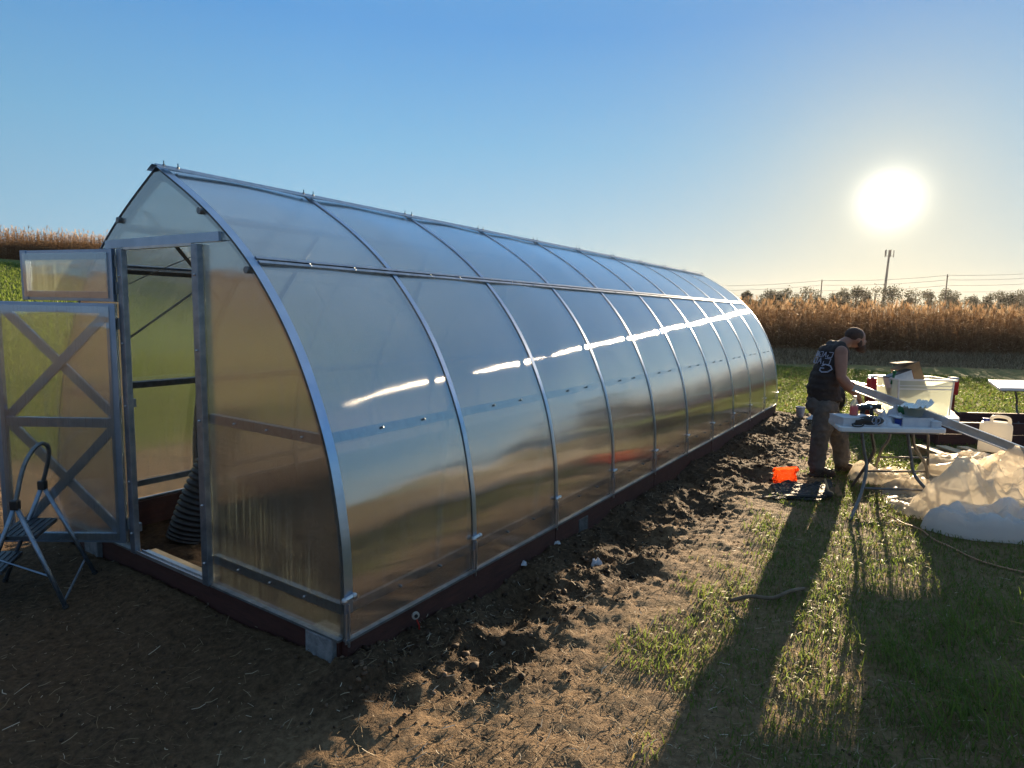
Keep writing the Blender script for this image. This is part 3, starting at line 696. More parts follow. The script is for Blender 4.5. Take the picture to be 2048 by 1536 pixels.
def lathe(prof, n=16, c=(0, 0, 0)):
    m = MB(); vs = []; fs = []
    for r, z in prof:
        for k in range(n): vs.append((c[0]+max(r, .0005)*cos(2*pi*k/n), c[1]+max(r, .0005)*sin(2*pi*k/n), c[2]+z))
    for i in range(len(prof)-1):
        for k in range(n): fs.append((i*n+k, i*n+(k+1) % n, (i+1)*n+(k+1) % n, (i+1)*n+k))
    fs.append(tuple(range(n))[::-1]); fs.append(tuple((len(prof)-1)*n+k for k in range(n))); return m.add(vs, fs)
lathe(prof).build('body', 'bottle_plastic', bt, True); lathe([(0, .004), (.032, .004), (.0345, .012), (.0345, .088), (0, .089)]).build('drink', 'pink_drink', bt, True)
lathe([(.0185, .166), (.0185, .186), (.016, .189)]).build('cap', 'clear_cap', bt, True)
# black pouch with a white emblem
pc = empty('pouch', (3.375, 5.89, TZ), R(4), 'black soft pouch with a white mirrored double-P emblem lying against the flat carton', 'pouch')
m = MB().ball((0, 0, .05), (.14, .034, .05), 20, 12); m.box((-.12, .0, .035), (.07, .05, .05)); m.ball((-.17, .01, .02), (.05, .03, .02)); m.build('body', 'black_plastic', pc, remesh=.006)
m = MB()
for sgn in (-1, 1):
    q = [(sgn*x+.035, -.0365, z) for x, z in ((.007, .012), (.007, .088), (.03, .080), (.040, .060), (.034, .040), (.016, .032))]
    m.tube(catmull(q, 4), .0032, 6)
m.tube([(.019, -.036, .045), (.010, -.036, .03)], .003, 5); m.build('emblem', 'print_white', pc)
m = MB().tube(catmull([(-.16, -.02, .03), (-.20, -.05, .012), (-.17, -.075, .006), (-.12, -.06, .006), (-.09, -.05, .02)], 6), .006, 8); m.build('strap', 'black_rubber', pc)
# crumpled papers
def crumple(name, label, cat, loc, w, d, h, seed, mat='paper', n=14):
    r = random.Random(seed); vs = []; fs = []
    for i in range(n):
        for j in range(n):
            u, v = i/(n-1)-.5, j/(n-1)-.5
            e = max(0, 1-(2*abs(u))**2.5)*max(0, 1-(2*abs(v))**2.5)
            z = h*e*(.35+.9*abs(mnoise.noise(Vector((u*5+seed, v*5, seed*1.3))))*1.6) + .003
            vs.append((u*w*(1+.12*mnoise.noise(Vector((v*4, seed, 0)))), v*d*(1+.12*mnoise.noise(Vector((u*4, 0, seed)))), z))
    for i in range(n-1):
        for j in range(n-1): fs.append((i*n+j, (i+1)*n+j, (i+1)*n+j+1, i*n+j+1))
    o = MB().add(vs, fs).build(name, mat, None); q = o.modifiers.new('thick', 'SOLIDIFY'); q.thickness = .002; o.location = loc; return tag(o, label, cat)
crumple('paper_sheet', 'crumpled white paper heaped behind the blue cup', 'paper', (3.70, 6.12, TZ), .24, .28, .15, 3)
crumple('paper_sheet', 'flattened white papers lying on the near table beside the pouch', 'paper', (3.57, 5.98, TZ), .20, .24, .05, 5)
# blue cup, green lidded pot
thing(lathe([(.028, 0), (.032, .062), (.034, .064)]), 'cup', 'blue_plastic', 'small blue cup on the near table', 'cup', (3.665, 5.93, TZ), smooth=True)
thing(lathe([(.062, 0), (.075, .06), (.085, .10), (.07, .145), (.03, .165)]), 'pot', 'green_plastic', 'round green pot behind the white open carton', 'pot', (3.90, 6.20, TZ), smooth=True)
# open white carton and the clear tub with shiny lid
def open_box(name, w, d, h, mat, label, cat, loc, rz, t=.004):
    m = MB(); m.box((0, 0, t/2), (w, d, t))
    for x in (-1, 1): m.box((x*(w/2-t/2), 0, h/2+t/2), (t, d, h-t))
    for y in (-1, 1): m.box((0, y*(d/2-t/2), h/2+t/2), (w-2*t, t, h-t))
    o = m.build(name, mat, None); o.location = loc; o.rotation_euler = (0, 0, rz); return tag(o, label, cat)
wb = open_box('carton', .30, .20, .085, 'paper', 'open white carton under the clear tub, at the right end of the near table', 'box', (3.83, 6.0, TZ), R(3))
MB().box((.165, .02, .075), (.05, .17, .003), Matrix.Rotation(R(28), 3, 'Y')).build('flap', 'paper', wb); MB().box((-.165, -.01, .082), (.045, .17, .003), Matrix.Rotation(R(-12), 3, 'Y')).build('flap', 'paper', wb)
thing(MB().box((0, 0, .03), (.085, .12, .06)), 'carton', 'paper', 'small white carton at the right corner of the near table', 'box', (4.00, 5.93, TZ), R(-8), bevel=.003)
tb = empty('tub', (3.86, 6.02, TZ+.087), R(5), 'clear plastic tub with a crumpled foil lid on the open carton', 'tub')
m = lathe([(.070, 0), (.088, .07), (.094, .072), (.094, .078)], 20); m.build('body', 'tote_plastic', tb, True)
m = MB(); r_ = random.Random(4); n = 12
vs = [((i/(n-1)-.5)*.26+r_.uniform(-.006, .006), (j/(n-1)-.5)*.2, .085+.028*abs(mnoise.noise(Vector((i*.5, j*.5, 2))))*2+(.05 if i > 8 else 0)*((i-8)/3)) for i in range(n) for j in range(n)]
fs = [(i*n+j, (i+1)*n+j, (i+1)*n+j+1, i*n+j+1) for i in range(n-1) for j in range(n-1)]
m.add(vs, fs); o = m.build('foil_lid', 'foil', tb)
# black tools at the back of the table
def drill(loc, rz, label):
    t = empty('cordless_drill', loc, rz, label, 'drill', 'black cordless drills on the near table')
    m = MB().tube([(-.08, 0, .135), (.07, 0, .135)], [.026, .030], 12); m.box((0, 0, .07), (.035, .03, .11), Matrix.Rotation(R(12), 3, 'Y')); m.build('body', 'black_plastic', t, remesh=.005)
    MB().box((.01, 0, .022), (.085, .06, .04)).build('battery', 'black_rubber', t, bevel=.005); MB().tube([(.07, 0, .135), (.11, 0, .135)], [.02, .012], 10).build('chuck', 'aluminium', t)
drill((3.46, 6.19, TZ), R(15), 'black cordless drill behind the pink bottle, the left one of two'); drill((3.60, 6.27, TZ), R(160), 'black cordless drill by the crumpled papers, the right one of two')
thing(MB().box((0, 0, .018), (.20, .12, .036)), 'tool_case', 'black_rubber', 'low black tool case at the back of the near table', 'case', (3.47, 6.09, TZ), R(10), bevel=.006)
thing(MB().tube(catmull([(0, 0, .006), (.05, -.03, .006), (.10, .01, .006), (.15, -.02, .01), (.17, .02, .006)], 6), .004, 6), 'cable', 'black_rubber', 'short black cable lying on the near table beside the pouch', 'cable', (3.50, 5.90, TZ), smooth=True)

# ------------------------------------------------------------------ storage bin with cartons
bn = empty('storage_bin', (4.38, 6.80, .7365), R(2), 'big clear plastic storage bin on the second table with cartons sticking out', 'bin')
def tub_mesh(w0, d0, w1, d1, h, t):
    vs = []
    for (w, d, z) in ((w0, d0, 0), (w1, d1, h), (w1-2*t, d1-2*t, h), (w0-2*t, d0-2*t, t)):
        vs += [(-w/2, -d/2, z), (w/2, -d/2, z), (w/2, d/2, z), (-w/2, d/2, z)]
    fs = [(3, 2, 1, 0)] + [(i+4*l, (i+1) % 4+4*l, (i+1) % 4+4*l+4, i+4*l+4) for l in range(3) for i in range(4)] + [(12, 13, 14, 15)]
    return MB().add(vs, fs)
tub_mesh(.70, .37, .74, .42, .38, .006).build('body', 'tote_plastic', bn, bevel=.012)
m = MB()
for y in (-1, 1): m.box((0, y*.219, .386), (.80, .026, .018)); m.box((0, y*.211, .29), (.73, .008, .012)); m.box((0, y*.212, .325), (.73, .008, .008))
for x in (-1, 1): m.box((x*.388, 0, .386), (.024, .41, .018)); m.box((x*.358, -.205, .19), (.016, .016, .36), Matrix.Rotation(R(3)*x, 3, 'Y'))
m.build('rim', 'white_plastic', bn)
bn.scale = (.80, .92, 1); bn.location.x = 4.335
cb = thing(MB().box((0, 0, 0), (.24, .14, .34)), 'cardboard_box', 'cardboard', 'brown cardboard box standing tilted in the clear storage bin', 'box', (4.34, 6.90, 1.10), R(4)); cb.rotation_euler = (0, R(-24), R(4))
MB().box((-.02, 0, .21), (.19, .13, .003), Matrix.Rotation(R(18), 3, 'Y')).build('flap', 'cardboard', cb)
cw = thing(MB().box((0, 0, 0), (.26, .10, .26)), 'toolbox_carton', 'paper', 'white carton marked with a dark red triangle leaning in the bin', 'box', (4.17, 6.78, 1.05), 0); cw.rotation_euler = (0, R(-20), R(3))
MB().prism([(-.06, -.02), (.07, -.02), (.02, .06)], -.0535, -.0505, 'xz').build('triangle_mark', 'paint_red', cw); MB().box((0, 0, .1335), (.264, .104, .007)).build('top_edge', 'black_plastic', cw); MB().box((.1325, 0, 0), (.005, .102, .25)).build('side_edge', 'paint_red', cw)
thing(MB().tube([(0, 0, 0), (.03, .01, .12)], .013, 8).ball((.03, .01, .13), .022, 8, 6), 'plastic_spool', 'green_plastic', 'small pale green spool poking out at the left corner of the bin', 'spool', (4.04, 6.72, 1.06))

# ------------------------------------------------------------------ long steel channel resting across the tables
bm_ = MB(); p0, p1 = Vector((3.55, 6.55, 1.045)), Vector((5.72, 4.65, .12)); d = (p1-p0); x, y = frame_of(d)
wv, hv, th = .05, .08, .004
for off, a, b in ((x*0, wv, th), ): bm_.bar(p0 + y*hv/2, p1 + y*hv/2, wv, th)
bm_.bar(p0 + y*-hv/2, p1 + y*-hv/2, wv, th); bm_.bar(p0 + x*-(wv/2-th/2), p1 + x*-(wv/2-th/2), th, hv-2*th-.001); 
o = bm_.build('steel_channel', 'aluminium', None); tag(o, 'long galvanised steel channel sloping from the man down across the tables', 'metal channel')

# ------------------------------------------------------------------ red trailer behind the bin
tr = empty('utility_trailer', (7.02, 11.48, Hs(7.0, 11.5)), 0, 'low dark red trailer with tail lights behind the storage bin', 'trailer')
m = MB().box((.04, .55, .42), (1.44, 1.5, .06)); m.box((.04, -.24, .44), (1.50, .05, .28)); m.box((-.66, .55, .5), (.05, 1.5, .2)); m.box((.74, .55, .5), (.05, 1.5, .2)); m.build('deck', 'paint_red', tr, bevel=.008)
for sx in (-.67, .75):
    o = MB().box((sx, -.33, .27), (.13, .07, .54)).build('light_post', 'paint_red', tr, bevel=.006)
    MB().box((sx, -.36, .60), (.16, .12, .27)).build('tail_light', 'tail_light', o, bevel=.025); MB().box((sx, -.36, .76), (.14, .12, .04)).build('light_cover', 'white_plastic', o, bevel=.015)
m = MB().prism([(.42, -.06), (.54, .08), (.68, .22), (.84, .22), (1.02, .10), (1.25, -.02), (1.26, -.06)], -.30, .5, 'xz'); m.build('wheel_guard', 'leg_grey', tr, bevel=.01)
for sx in (-.90, .83):
    o = MB().tube([(sx, .55, .24), (sx+.15, .55, .24)], .24, 24).build('wheel', 'black_rubber', tr, bevel=.02); MB().tube([(sx+.15, .55, .24), (sx+.165, .55, .24)], .12, 16).build('rim', 'leg_grey', o)
MB().tube([(-.45, -.29, .50), (-.45, -.26, .50)], .05, 14).build('reflector', 'white_plastic', tr)
lb = empty('raised_bed', (7.3, 8.75, 0), R(1), 'low dark red-brown timber bed frame behind the white jug', 'planter')
for z in (.09, .26): MB().box((0, 0, z), (2.7, .05, .165)).build('board', 'red_board', lb)
for s_ in (-1, 1): MB().box((s_*1.33, .5, .17), (.05, .94, .33)).build('board', 'red_board', lb)
MB().box((0, 1.0, .17), (2.7, .05, .33)).build('board', 'red_board', lb)

# ------------------------------------------------------------------ pallet and jug
pl_ = empty('wooden_pallet', (5.95, 7.55, Hs(5.95, 7.5)), R(-4), 'pale wooden pallet half covered by the plastic sheeting', 'pallet')
for i in range(6): MB().box((-.05+(-.62+i*.26), 0, .125), (.13, 1.0, .02)).build('deck_board', 'pale_wood', pl_)
for y_ in (-.45, 0, .45): MB().box((-.02, y_, .06), (1.55, .09, .085)).build('stringer', 'pale_wood', pl_)
jg = empty('water_jug', (6.03, 7.78, Hs(6.03, 7.78)+.137), R(-38), 'cloudy white water jug with a moulded handle standing on the pallet', 'jug')
H_ = .42; m = MB(); m.prism([(-.155, 0), (.155, 0), (.165, .02), (.165, H_*.78), (.145, H_*.86), (.10, H_*.90), (-.10, H_*.90), (-.150, H_*.86), (-.165, H_*.78), (-.165, .02)], -.10, .10, 'xz')
m.build('body', 'jug', jg, bevel=.018)
m = MB().tube(catmull([(-.055, 0, H_*.88), (-.05, 0, H_*1.0), (0, 0, H_*1.05), (.075, 0, H_*1.05), (.12, 0, H_*1.0), (.13, 0, H_*.87)], 5), .020, 10); m.build('handle', 'jug', jg, True)
MB().tube([(-.105, 0, H_*.88), (-.105, 0, H_*.97)], .038, 14).build('cap', 'blue_plastic', jg, bevel=.004)
thing(MB().box((0, 0, .0), (.75, .35, .03)), 'foam_board', 'white_table', 'white board lying on the pallet at the right edge of the view', 'board', (6.62, 7.5, .165), R(5))

# ------------------------------------------------------------------ plastic sheeting heap
def sheeting(name, label, cat, outline, hf, mat, step=.05, seed=1, coarse=.22):
    xs_ = [p[0] for p in outline]; ys_ = [p[1] for p in outline]
    def inside(x, y):
        c = False; j = len(outline)-1
        for i in range(len(outline)):
            xi, yi = outline[i]; xj, yj = outline[j]
            if (yi > y) != (yj > y) and x < (xj-xi)*(y-yi)/(yj-yi)+xi: c = not c
            j = i
        return c
    def edge(x, y):
        dmin = 9
        for i in range(len(outline)):
            a = Vector(outline[i-1]); b = Vector(outline[i]); p = Vector((x, y)); t = max(0, min(1, (p-a).dot(b-a)/((b-a).length_squared+1e-9))); dmin = min(dmin, (p-(a+(b-a)*t)).length)
        return dmin if inside(x, y) else -dmin
    def creased(x, y):      # piecewise linear crumple from jittered cells
        v = 0
        for k, (sc, am) in enumerate(((1/coarse, .9), (2.3/coarse, .62), (5.1/coarse, .30))):
            u, w = x*sc+seed*7.1, y*sc-seed*3.3; u += .35*mnoise.noise(Vector((w*.8, u*.8, k))); i, j = math.floor(u), math.floor(w); f, g = u-i, w-j
            h_ = lambda a, b: (math.sin((a*127.1+b*311.7+seed*74.7+k*19.1))*43758.5453) % 1
            if (i+j) % 2:
                if f+g < 1: z = h_(i, j)+(h_(i+1, j)-h_(i, j))*f+(h_(i, j+1)-h_(i, j))*g
                else: z = h_(i+1, j+1)+(h_(i, j+1)-h_(i+1, j+1))*(1-f)+(h_(i+1, j)-h_(i+1, j+1))*(1-g)
            else:
                if f > g: z = h_(i, j)+(h_(i+1, j)-h_(i, j))*f+(h_(i+1, j+1)-h_(i+1, j))*g
                else: z = h_(i, j)+(h_(i, j+1)-h_(i, j))*g+(h_(i+1, j+1)-h_(i, j+1))*f
            v += am*(z-.5)
        return v
    cx_, cy_ = sum(xs_)/len(xs_), sum(ys_)/len(ys_); n_ = len(outline); cl = catmull([outline[-1]] + outline + [outline[0], outline[1]], 12)[12:12*(n_+1)]; m_ = len(cl)
    per = sum(math.dist(cl[i], cl[i-1]) for i in range(m_)); K = max(6, int(.5*max(max(xs_)-min(xs_), max(ys_)-min(ys_))/step)); vs = []; fs = []
    for k in range(K+1):
        f_ = (k/K)**.85 if k else .004
        for i in range(m_):
            x_, y_ = cx_+(cl[i][0]-cx_)*f_, cy_+(cl[i][1]-cy_)*f_; e = (1-f_)*math.dist(cl[i], (cx_, cy_)); z = hf(x_, y_, e, creased(x_, y_))
            vs.append((x_+.035*mnoise.noise(Vector((x_*3, y_*3, seed))), y_+.035*mnoise.noise(Vector((y_*3, x_*3, seed+5))), max(z, 0)+float(Hs(x_, y_))+.008))
    for k in range(K):
        for i in range(m_): j = (i+1) % m_; fs.append((k*m_+i, k*m_+j, (k+1)*m_+j)); fs.append((k*m_+i, (k+1)*m_+j, (k+1)*m_+i))
    o = MB().add(vs, fs).build(name, mat, None, fixn=False); q = o.modifiers.new('thick', 'SOLIDIFY'); q.thickness = .003
    return tag(o, label, cat)
def bump2(x, y, cx, cy, r): return math.exp(-((x-cx)**2+(y-cy)**2)/(r*r))
def h_main(x, y, e, c):
    env = .33*bump2(x, y, 4.25, 5.52, .36) + .34*bump2(x, y, 4.85, 5.62, .40) + .22*bump2(x, y, 3.90, 5.50, .25) + .36*bump2(x, y, 5.45, 5.6, .5) + .12*bump2(x, y, 5.2, 6.5, .8)
    return min(e/.12, 1)*max(.02, .03+1.08*env+(.14+.95*env)*c)
sheeting('plastic_sheeting', 'heap of crumpled translucent plastic sheeting on the grass below the near table', 'plastic sheeting', [(3.62, 5.95), (3.55, 5.55), (3.72, 5.32), (4.1, 5.18), (4.8, 5.05), (5.6, 5.0), (6.3, 5.6), (6.6, 6.6), (6.1, 7.2), (5.3, 7.2), (4.6, 7.0), (4.0, 6.6)], h_main, 'sheet_plastic', .030, 3, .30)
def h_lip(x, y, e, c): return min(e/.06, 1)**.55*(.10 + .10*bump2(x, y, 4.5, 5.15, .45)+.05*bump2(x, y, 3.75, 5.1, .2))*max(.15, 1+1.35*c)
sheeting('plastic_sheet', 'bluish white folded sheet bulging at the front of the sheeting heap', 'plastic sheet', [(3.50, 5.22), (3.52, 5.02), (3.70, 4.90), (4.0, 4.84), (4.4, 4.88), (4.8, 5.0), (5.2, 5.15), (5.3, 5.4), (4.9, 5.6), (4.3, 5.55), (3.8, 5.42)], h_lip, 'sheet_blue', .028, 9, .26)
def h_small(x, y, e, c): return min(e/.06, 1)*.10*(1+1.1*c)
sheeting('plastic_sheet', 'small crumpled strip of pale sheeting on the grass under the near table', 'plastic sheet', [(3.70, 6.62), (3.95, 6.52), (4.2, 6.55), (4.35, 6.7), (4.2, 6.95), (3.9, 6.98), (3.72, 6.85)], h_small, 'sheet_plastic', .03, 14, .16)
def h_back(x, y, e, c): return min(e/.10, 1)*(.11+.08*bump2(x, y, 5.25, 7.1, .5))*(1+.7*c)
sheeting('plastic_sheet', 'bright white sheet draped over the pallet beside the jug', 'plastic sheet', [(4.6, 6.9), (5.0, 6.7), (5.7, 6.8), (6.2, 7.1), (6.5, 7.45), (5.85, 7.5), (5.3, 7.62), (4.85, 7.4)], h_back, 'sheet_plastic', .04, 21, .26)
thing(MB().tube([(0, 0, .05), (.62, -.16, .06)], .035, 14), 'cardboard_tube', 'white_plastic', 'white roll lying on the grass between the table and the pallet', 'roll', (4.72, 6.72, Hs(4.8, 6.7)+.02), smooth=True)

# ------------------------------------------------------------------ orange bag, black sheet, litter
def bag():
    n = 26; mm = 14; vs = []; fs = []
    for i in range(mm):
        v = i/(mm-1)
        for k in range(n):
            a = 2*pi*k/n; sx = .135*(1+.10*v) ; sy = .07*(1-.45*v); wr_ = 1+.30*mnoise.noise(Vector((cos(a)*2.2, sin(a)*2.2, v*3.1)))+.28*mnoise.noise(Vector((cos(a)*5, sin(a)*5, v*6)))
            z = v*.21*(1+.10*mnoise.noise(Vector((cos(a)*2, sin(a)*2, 5)))) + (.015*mnoise.noise(Vector((cos(a)*9, sin(a)*9, 1))) if i == mm-1 else 0)
            vs.append((abs(cos(a))**.6*math.copysign(1, cos(a))*sx*wr_, sin(a)*sy*wr_, z))
    for i in range(mm-1):
        for k in range(n): fs.append((i*n+k, i*n+(k+1) % n, (i+1)*n+(k+1) % n, (i+1)*n+k))
    fs.append(tuple(range(n))[::-1]); o = MB().add(vs, fs).build('plastic_bag', 'bag_film', None); q = o.modifiers.new('t', 'SOLIDIFY'); q.thickness = .0015
    o.location = (2.965, 6.66, Hs(2.96, 6.66)+.004); o.rotation_euler = (0, R(-5), R(4)); o.scale = (.84, .95, .76); return o
tag(bag(), 'small bright orange plastic bag standing open on the ground', 'bag')
def h_flat(x, y, e, c): return .012+.02*max(c, 0)
sheeting('black_sheet', 'flat black plastic sheet merged with shadow on the ground below the orange bag', 'plastic sheet', [(2.42, 5.96), (2.62, 6.08), (2.78, 6.54), (3.12, 6.50), (3.40, 6.62), (3.24, 6.22), (3.02, 5.92), (2.78, 5.88)], h_flat, 'black_rubber', .03, 31, .15)  # black sheet whose outline also takes in shadow lying on the ground
gz = lambda x, y, d=0: (x, y, Hs(x, y)+d)
thing(MB().tube(catmull([(-.26, -.02, .015), (-.1, .0, .02), (.05, -.02, .02), (.12, .0, .03)], 5), .014, 8).ball((.15, .02, .04), (.05, .035, .03)), 'folded_strap', 'black_rubber', 'black strap lying along the front edge of the black sheet', 'strap', gz(2.92, 5.93, .02), smooth=True)
thing(MB().tube([(0, 0, 0), (-.03, .05, .13)], [.013, .010], 8).ball((0, -.01, .0), (.04, .03, .025)), 'brush', 'pale_wood', 'small pale wooden brush lying at the right end of the black sheet', 'brush', gz(3.13, 6.05, .04))
crumple('rag', 'small reddish brown rag beside the wooden brush', 'rag', gz(3.24, 6.16), .16, .12, .09, 8, 'cardboard', 10)
crumple('paper_scrap', 'white crumpled scrap alone on the bare soil beside the greenhouse wall', 'litter', gz(.62, 4.24), .085, .06, .075, 11, 'paper', 8)
crumple('paper_scrap', 'white scrap among the clods halfway along the greenhouse', 'litter', gz(1.86, 6.35), .10, .07, .05, 12, 'paper', 8)
for i, (x_, y_, l_) in enumerate([(.35, 4.50, 'white foam scrap in the dug hole nearest the wall'), (.10, 4.12, 'pale scrap under the second arch foot'), (.62, 5.02, 'white scrap beside the third arch foot'), (2.35, 8.0, 'pale scrap by the far soil heap')]):
    crumple('paper_scrap', l_, 'litter', gz(x_, y_), .07, .04, .035, 20+i, 'paper', 7)
thing(lathe([(.055, 0), (.075, .17), (.08, .18), (.075, .18), (.053, .01)]), 'paper_cup', 'print_white', 'bluish white cup standing at the far corner of the greenhouse', 'cup', gz(4.95, 10.75), smooth=True)
crumple('paper_scrap', 'pale plastic scrap beside the bluish cup at the far corner', 'litter', gz(5.15, 10.6), .3, .14, .10, 41, 'paper', 9)
crumple('paper_scrap', 'pinkish scrap in the grass left of the man', 'litter', gz(4.35, 8.9), .10, .08, .14, 42, 'clear_cap', 9)
# marking tag hanging on the base board
tg_ = empty('marker_spool', gworld(-.06, .42, .16), R(30), 'small round spool hanging by a red ribbon on the side board', 'spool')
MB().tube([(0, -.006, 0), (0, .006, 0)], .021, 16).build('disc', 'clear_cap', tg_, bevel=.002); MB().tube([(0, -.010, 0), (0, .004, 0)], .010, 12).build('hub', 'black_plastic', tg_)
MB().tube([(.004, 0, -.018), (.02, 0, -.06), (.025, .01, -.10)], .004, 5).build('ribbon', 'pvc_red', tg_); MB().box((.032, .01, -.115), (.02, .006, .035), Matrix.Rotation(R(35), 3, 'Y')).build('tip', 'white_plastic', tg_)
# branch and cable on the grass
pts = [(x_, y_, Hs(x_, y_)+d_) for x_, y_, d_ in ((1.36, 3.70, .02), (1.48, 3.70, .05), (1.62, 3.70, .03), (1.76, 3.78, .05), (1.90, 3.88, .03))]
tag(MB().tube(catmull(pts, 4), [.012]*len(catmull(pts, 4)), 7).build('stick', 'stick', None, True), 'crooked dry stick lying in the grass between sun and shade', 'stick')
pts = [(x_, y_, Hs(x_, y_)+.02) for x_, y_ in ((3.32, 5.48), (3.366, 5.396), (3.36, 5.24), (3.41, 5.08), (3.38, 4.88), (3.394, 4.70), (3.449, 4.458), (3.60, 4.25), (3.9, 4.0), (4.4, 3.9))]
tag(MB().tube(catmull(pts, 5), .006, 6).build('cable', 'cable_tan', None, True), 'thin tan cable running over the grass beside the sheeting', 'cable')

# ------------------------------------------------------------------ the man
mn = None
def fingers(m, wrist, d, palm_n, side, r=.0085):
    d = d.normalized(); sdv = d.cross(palm_n).normalized()*side
    m.cap(wrist, wrist+d*.045, .026, .030, 10); m.box(wrist+d*.055, (.03, .075, .075), Matrix((palm_n, sdv, d)).transposed())
    for i, (o, l) in enumerate(((-.030, .066), (-.010, .074), (.011, .070), (.031, .055))):
        a = wrist+d*.09+sdv*o; b = a+d*l*.45-palm_n*l*.15; c = b+d*l*.30-palm_n*l*.32; e = c+d*l*.05-palm_n*l*.25
        for p, q in ((a, b), (b, c), (c, e)): m.cap(p, q, r, r*.95, 8)
    a = wrist+d*.035-sdv*.034; b = a+d*.035-sdv*.022-palm_n*.015; c = b+d*.028-palm_n*.012; m.cap(a, b, .011, .010, 8); m.cap(b, c, .010, .008, 8)
V = Vector
shR, elR, wrR = V((3.50, 6.76, 1.385)), V((3.485, 6.69, 1.125)), V((3.655, 6.64, .925))
shL, elL, wrL = V((3.62, 7.12, 1.375)), V((3.70, 7.16, 1.12)), V((3.80, 6.96, .93))
neck0, neck1 = V((3.575, 6.94, 1.44)), V((3.66, 6.94, 1.50)); headc = V((3.735, 6.94, 1.535))
m = MB()
m.cap(neck0, neck1, .068, .060, 14); m.ball(headc, (.098, .078, .108), 20, 14, Matrix.Rotation(R(38), 3, 'Y'))
m.ball(headc+V((.045, 0, -.055)), (.062, .062, .065), 14, 10); m.cap(headc+V((.095, 0, -.015)), headc+V((.118, 0, -.040)), .010, .014, 8)
for s_ in (-1, 1):
    m.ball(headc+V((-.005, s_*.078, -.02)), (.020, .010, .030), 8, 6); m.ball(headc+V((.085, s_*.030, -.005)), .012, 8, 6)
m.ball(headc+V((.093, 0, -.072)), (.016, .024, .010), 8, 6)
m.ball(V((3.50, 6.94, 1.36)), (.11, .17, .11), 16, 10)
for sh, el, wr in ((shR, elR, wrR), (shL, elL, wrL)):
    m.ball(sh, (.068, .062, .072), 12, 9); m.cap(sh, sh+(el-sh)*.5, .066, .063, 12); m.cap(sh+(el-sh)*.5, el, .063, .050, 12); m.cap(el, el+(wr-el)*.35, .050, .052, 12); m.cap(el+(wr-el)*.35, wr, .052, .030, 12)
fingers(m, wrR, V((.45, .15, -.85)), V((.85, -.2, .40)).normalized(), 1); fingers(m, wrL, V((.5, -.2, -.8)), V((.8, .1, .5)).normalized(), -1)
mn = m.build('person', 'skin', None, remesh=.0075)
tag(mn, 'man in a dark sleeveless shirt bending over the table, back to us', 'person')
# sleeveless shirt
m = MB(); spine = [V((3.455, 6.95, .87)), V((3.43, 6.95, .98)), V((3.455, 6.945, 1.12)), V((3.50, 6.94, 1.26)), V((3.535, 6.94, 1.37)), V((3.59, 6.94, 1.42))]
rx = [.166, .166, .162, .152, .120, .07]; ry = [.19, .19, .195, .205, .19, .10]
for i in range(len(spine)-1):
    for t_ in (0, .5):
        p = spine[i]+(spine[i+1]-spine[i])*t_; m.ball(p, (rx[i]+(rx[i+1]-rx[i])*t_, ry[i]+(ry[i+1]-ry[i])*t_, .085), 18, 10)
m.ball(shR+V((.0, .045, .012)), (.085, .06, .085), 12, 9); m.ball(shL+V((-.02, -.045, .012)), (.085, .06, .085), 12, 9); m.ball(V((3.55, 6.94, 1.43)), (.09, .11, .06), 14, 9)
m.ball(V((3.47, 6.95, .86)), (.165, .19, .05), 18, 8)
m.ball(V((3.495, 6.94, 1.385)), (.125, .185, .085), 16, 10); m.cap(V((3.53, 6.83, 1.45)), V((3.53, 7.05, 1.45)), .055, .055, 10)
sh_ = m.build('shirt', 'shirt', mn, remesh=.011)
def wrinkle(o, size, strength, seed=0):
    tx = bpy.data.textures.new('wrinkle', 'CLOUDS'); tx.noise_scale = size; tx.noise_depth = 2; tx.noise_type = 'SOFT_NOISE'
    q = o.modifiers.new('wrinkle', 'DISPLACE'); q.texture = tx; q.strength = strength; q.mid_level = .5; q.texture_coords = 'LOCAL'
wrinkle(sh_, .07, .022)
# back print: pale letters across the upper back, wrapped on the cloth
def back_pt(u, v):   # u across (near side negative), v up the back
    y_ = 6.94 + u; z_ = 1.25 + v; i = 0
    cx = 3.49 + (z_-1.22)*.30; r1, r2 = .160-.06*max(0, v-.05), .212
    return V((cx - r1*math.sqrt(max(0, 1-(u/r2)**2)) - .012, y_, z_))
m = MB()
for v0, hgt, letters in ((.075, .055, 6), (.0, .062, 4)):
    for q in range(letters):
        u0 = -.165 + q*.33/letters; wd = .33/letters*.7
        segs = [[(0, 0), (0, 1)], [(0, 1), (1, 1)], [(0, 0), (1, 0)], [(1, 0), (1, .5)]] if q % 2 == 0 else [[(0, 0), (.5, 1)], [(.5, 1), (1, 0)], [(.2, .45), (.8, .45)]]
        for sg in segs: m.tube([back_pt(u0+a*wd, v0+b*hgt) for a, b in sg], .0042, 5)
q = [(.9, .8), (.6, 1), (.15, .85), (0, .45), (.2, .08), (.65, 0), (.95, .2), (.95, .5), (.6, .5)]
m.tube([back_pt(-.195+a*.10, -.085+b*.085) for a, b in q], .0075, 6)
m.build('shirt_print', 'print_white', sh_)
